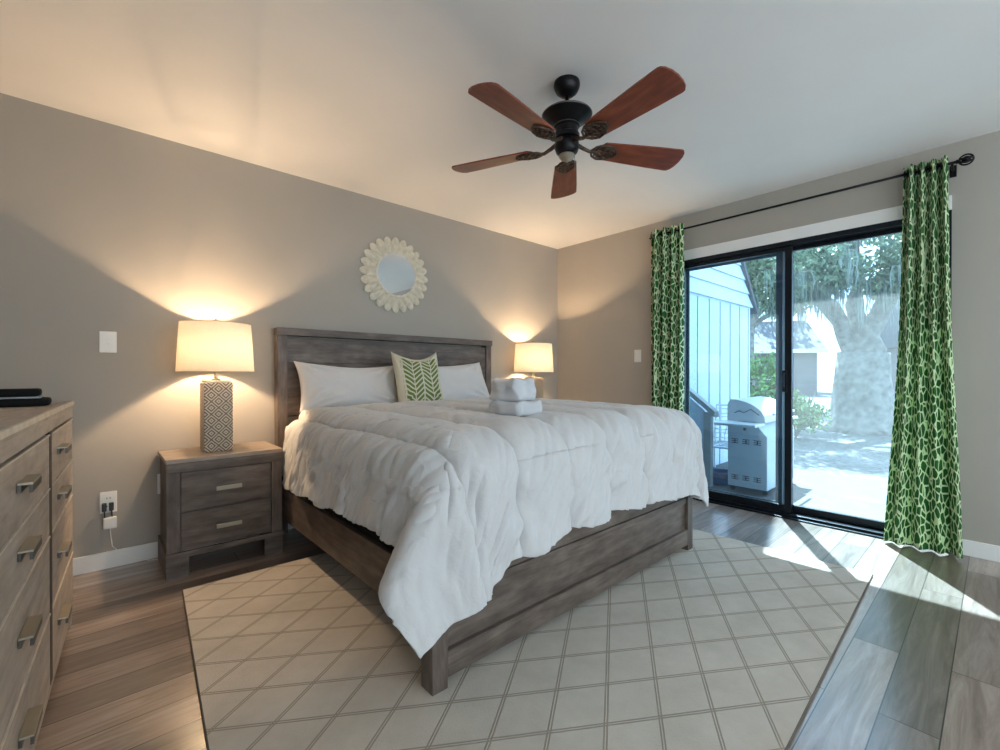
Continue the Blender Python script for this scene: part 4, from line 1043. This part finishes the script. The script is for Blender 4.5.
# trees behind
tree('tree', 14.0, 2.9, 6.5, 2.0, .22, 'light leafy tree beyond the side building in the left pane', 'tree', M['leaf2'], 7000, .11, 31, 'trees behind the yard')
tree('tree', 33.0, 9.5, 12.0, 5.0, .35, 'tall pale green tree rising behind the pinkish house', 'tree', M['leaf2'], 9000, .22, 32, 'trees behind the yard', moss=120)
tree('tree', 32.0, -2.5, 12.0, 5.0, .28, 'tall leafy tree rising behind the house right of the live oak', 'tree', M['leaf'], 9000, .22, 33, 'trees behind the yard', moss=120)
tree('tree', 13.5, -4.6, 7.0, 2.8, .22, 'leafy tree right of the live oak beside the curtain', 'tree', M['leaf'], 8000, .12, 34, 'trees behind the yard', moss=200)
# hedge and shrub
hg = empty('hedge', (5.3, .6, GZ), 'clipped green hedge beyond the corner of the side building', 'hedge')
b = new(); rr = random.Random(5)
hc = [((5.05 + .12 * i, -.52 + .42 * i, .15 + .5 * j), .36) for i in range(6) for j in range(3)]
leafcloud(b, hc, 9000, .045, rr, 1.0); obj('foliage', b, M['hedge'], hg)
b = new()
for i in range(6): tube(b, wobble((5.05 + .12 * i, -.52 + .42 * i, GZ), (5.05 + .12 * i, -.52 + .42 * i, .9), 4, .04, rr), .02, 6)
obj('stem', b, M['bark'], hg)
sb = empty('shrub', (6.0, -.75, GZ), 'loose pale leafed shrub left of the live oak', 'shrub')
b = new(); leafcloud(b, [((5.8, -.70, .35), .42), ((6.2, -.55, .50), .36), ((6.0, -.95, .25), .36), ((5.9, -.35, .15), .3)], 1500, .055, rr, .9); obj('foliage', b, M['leaf2'], sb)
b = new()
for k in range(7): tube(b, wobble((6, -.72, GZ), (6 + rr.uniform(-.35, .35), -.72 + rr.uniform(-.3, .3), rr.uniform(.4, .8)), 4, .03, rr), .009, 5)
obj('stem', b, M['bark'], sb)
# houses far behind
def house(name, cx_, cy_, rz, L_, wallh, roofh, label, wallm, roofm, wins, eave=.5):
    t = empty(name, (0, 0, 0), label, 'house')
    def hobj(n_, b_, m_, par=None): o = obj(n_, b_, m_, None); o.parent = par or t; return o
    b = new(); box(b, -L_ / 2, L_ / 2, 0, 5, 0, wallh); wl = hobj('wall', b, wallm)
    b = new(); prism(b, [(-eave, wallh - .1), (-eave, wallh + .02), (2.5, wallh + roofh), (5.5, wallh + .02), (5.5, wallh - .1)], -L_ / 2 - .3, L_ / 2 + .3, 'yz'); hobj('roof', b, roofm)
    b = new(); box(b, -L_ / 2 - .32, L_ / 2 + .32, -eave - .03, -eave, wallh - .14, wallh + .06); hobj('fascia', b, M['housetrim'])
    for (wx, wz, ww, wh) in wins:
        b = new(); box(b, wx - ww / 2 - .06, wx + ww / 2 + .06, -.05, -.001, wz - .06, wz + wh + .06); f = hobj('window', b, M['housetrim'])
        b = new(); box(b, wx - ww / 2, wx + ww / 2, -.07, -.051, wz, wz + wh); hobj('pane', b, M['housewin'], f)
    t.location = (cx_, cy_, GZ); t.rotation_euler = (0, 0, rz); t['_o'] = [0, 0, 0]; return t
rzh = math.radians(-58)
house('house', 23.5, 6.3, rzh, 7.0, 2.45, 1.9, 'pinkish low house with shingle roof behind the shrub', M['house'], M['houseroof'], [(-1.6, .9, 1.0, 1.0), (1.2, .9, 1.0, 1.0)])
house('house', 25.0, -3.6, rzh, 6.0, 2.55, 2.6, 'pale roofed house partly hidden by the live oak', M['house'], M['houseroof'], [(-1.4, .7, 1.2, 1.1), (1.6, .7, 1.2, 1.1)])
house('house', 17.0, 15.0, rzh, 8.0, 3.6, 1.6, 'dark sided house beyond the hedge in the left pane', M['houseside'], M['houseroof'], [(-2, 1.2, 1.0, 1.2), (1.5, 1.2, 1.0, 1.2)])

for o in bpy.data.objects:
    if '_o' in o: del o['_o']
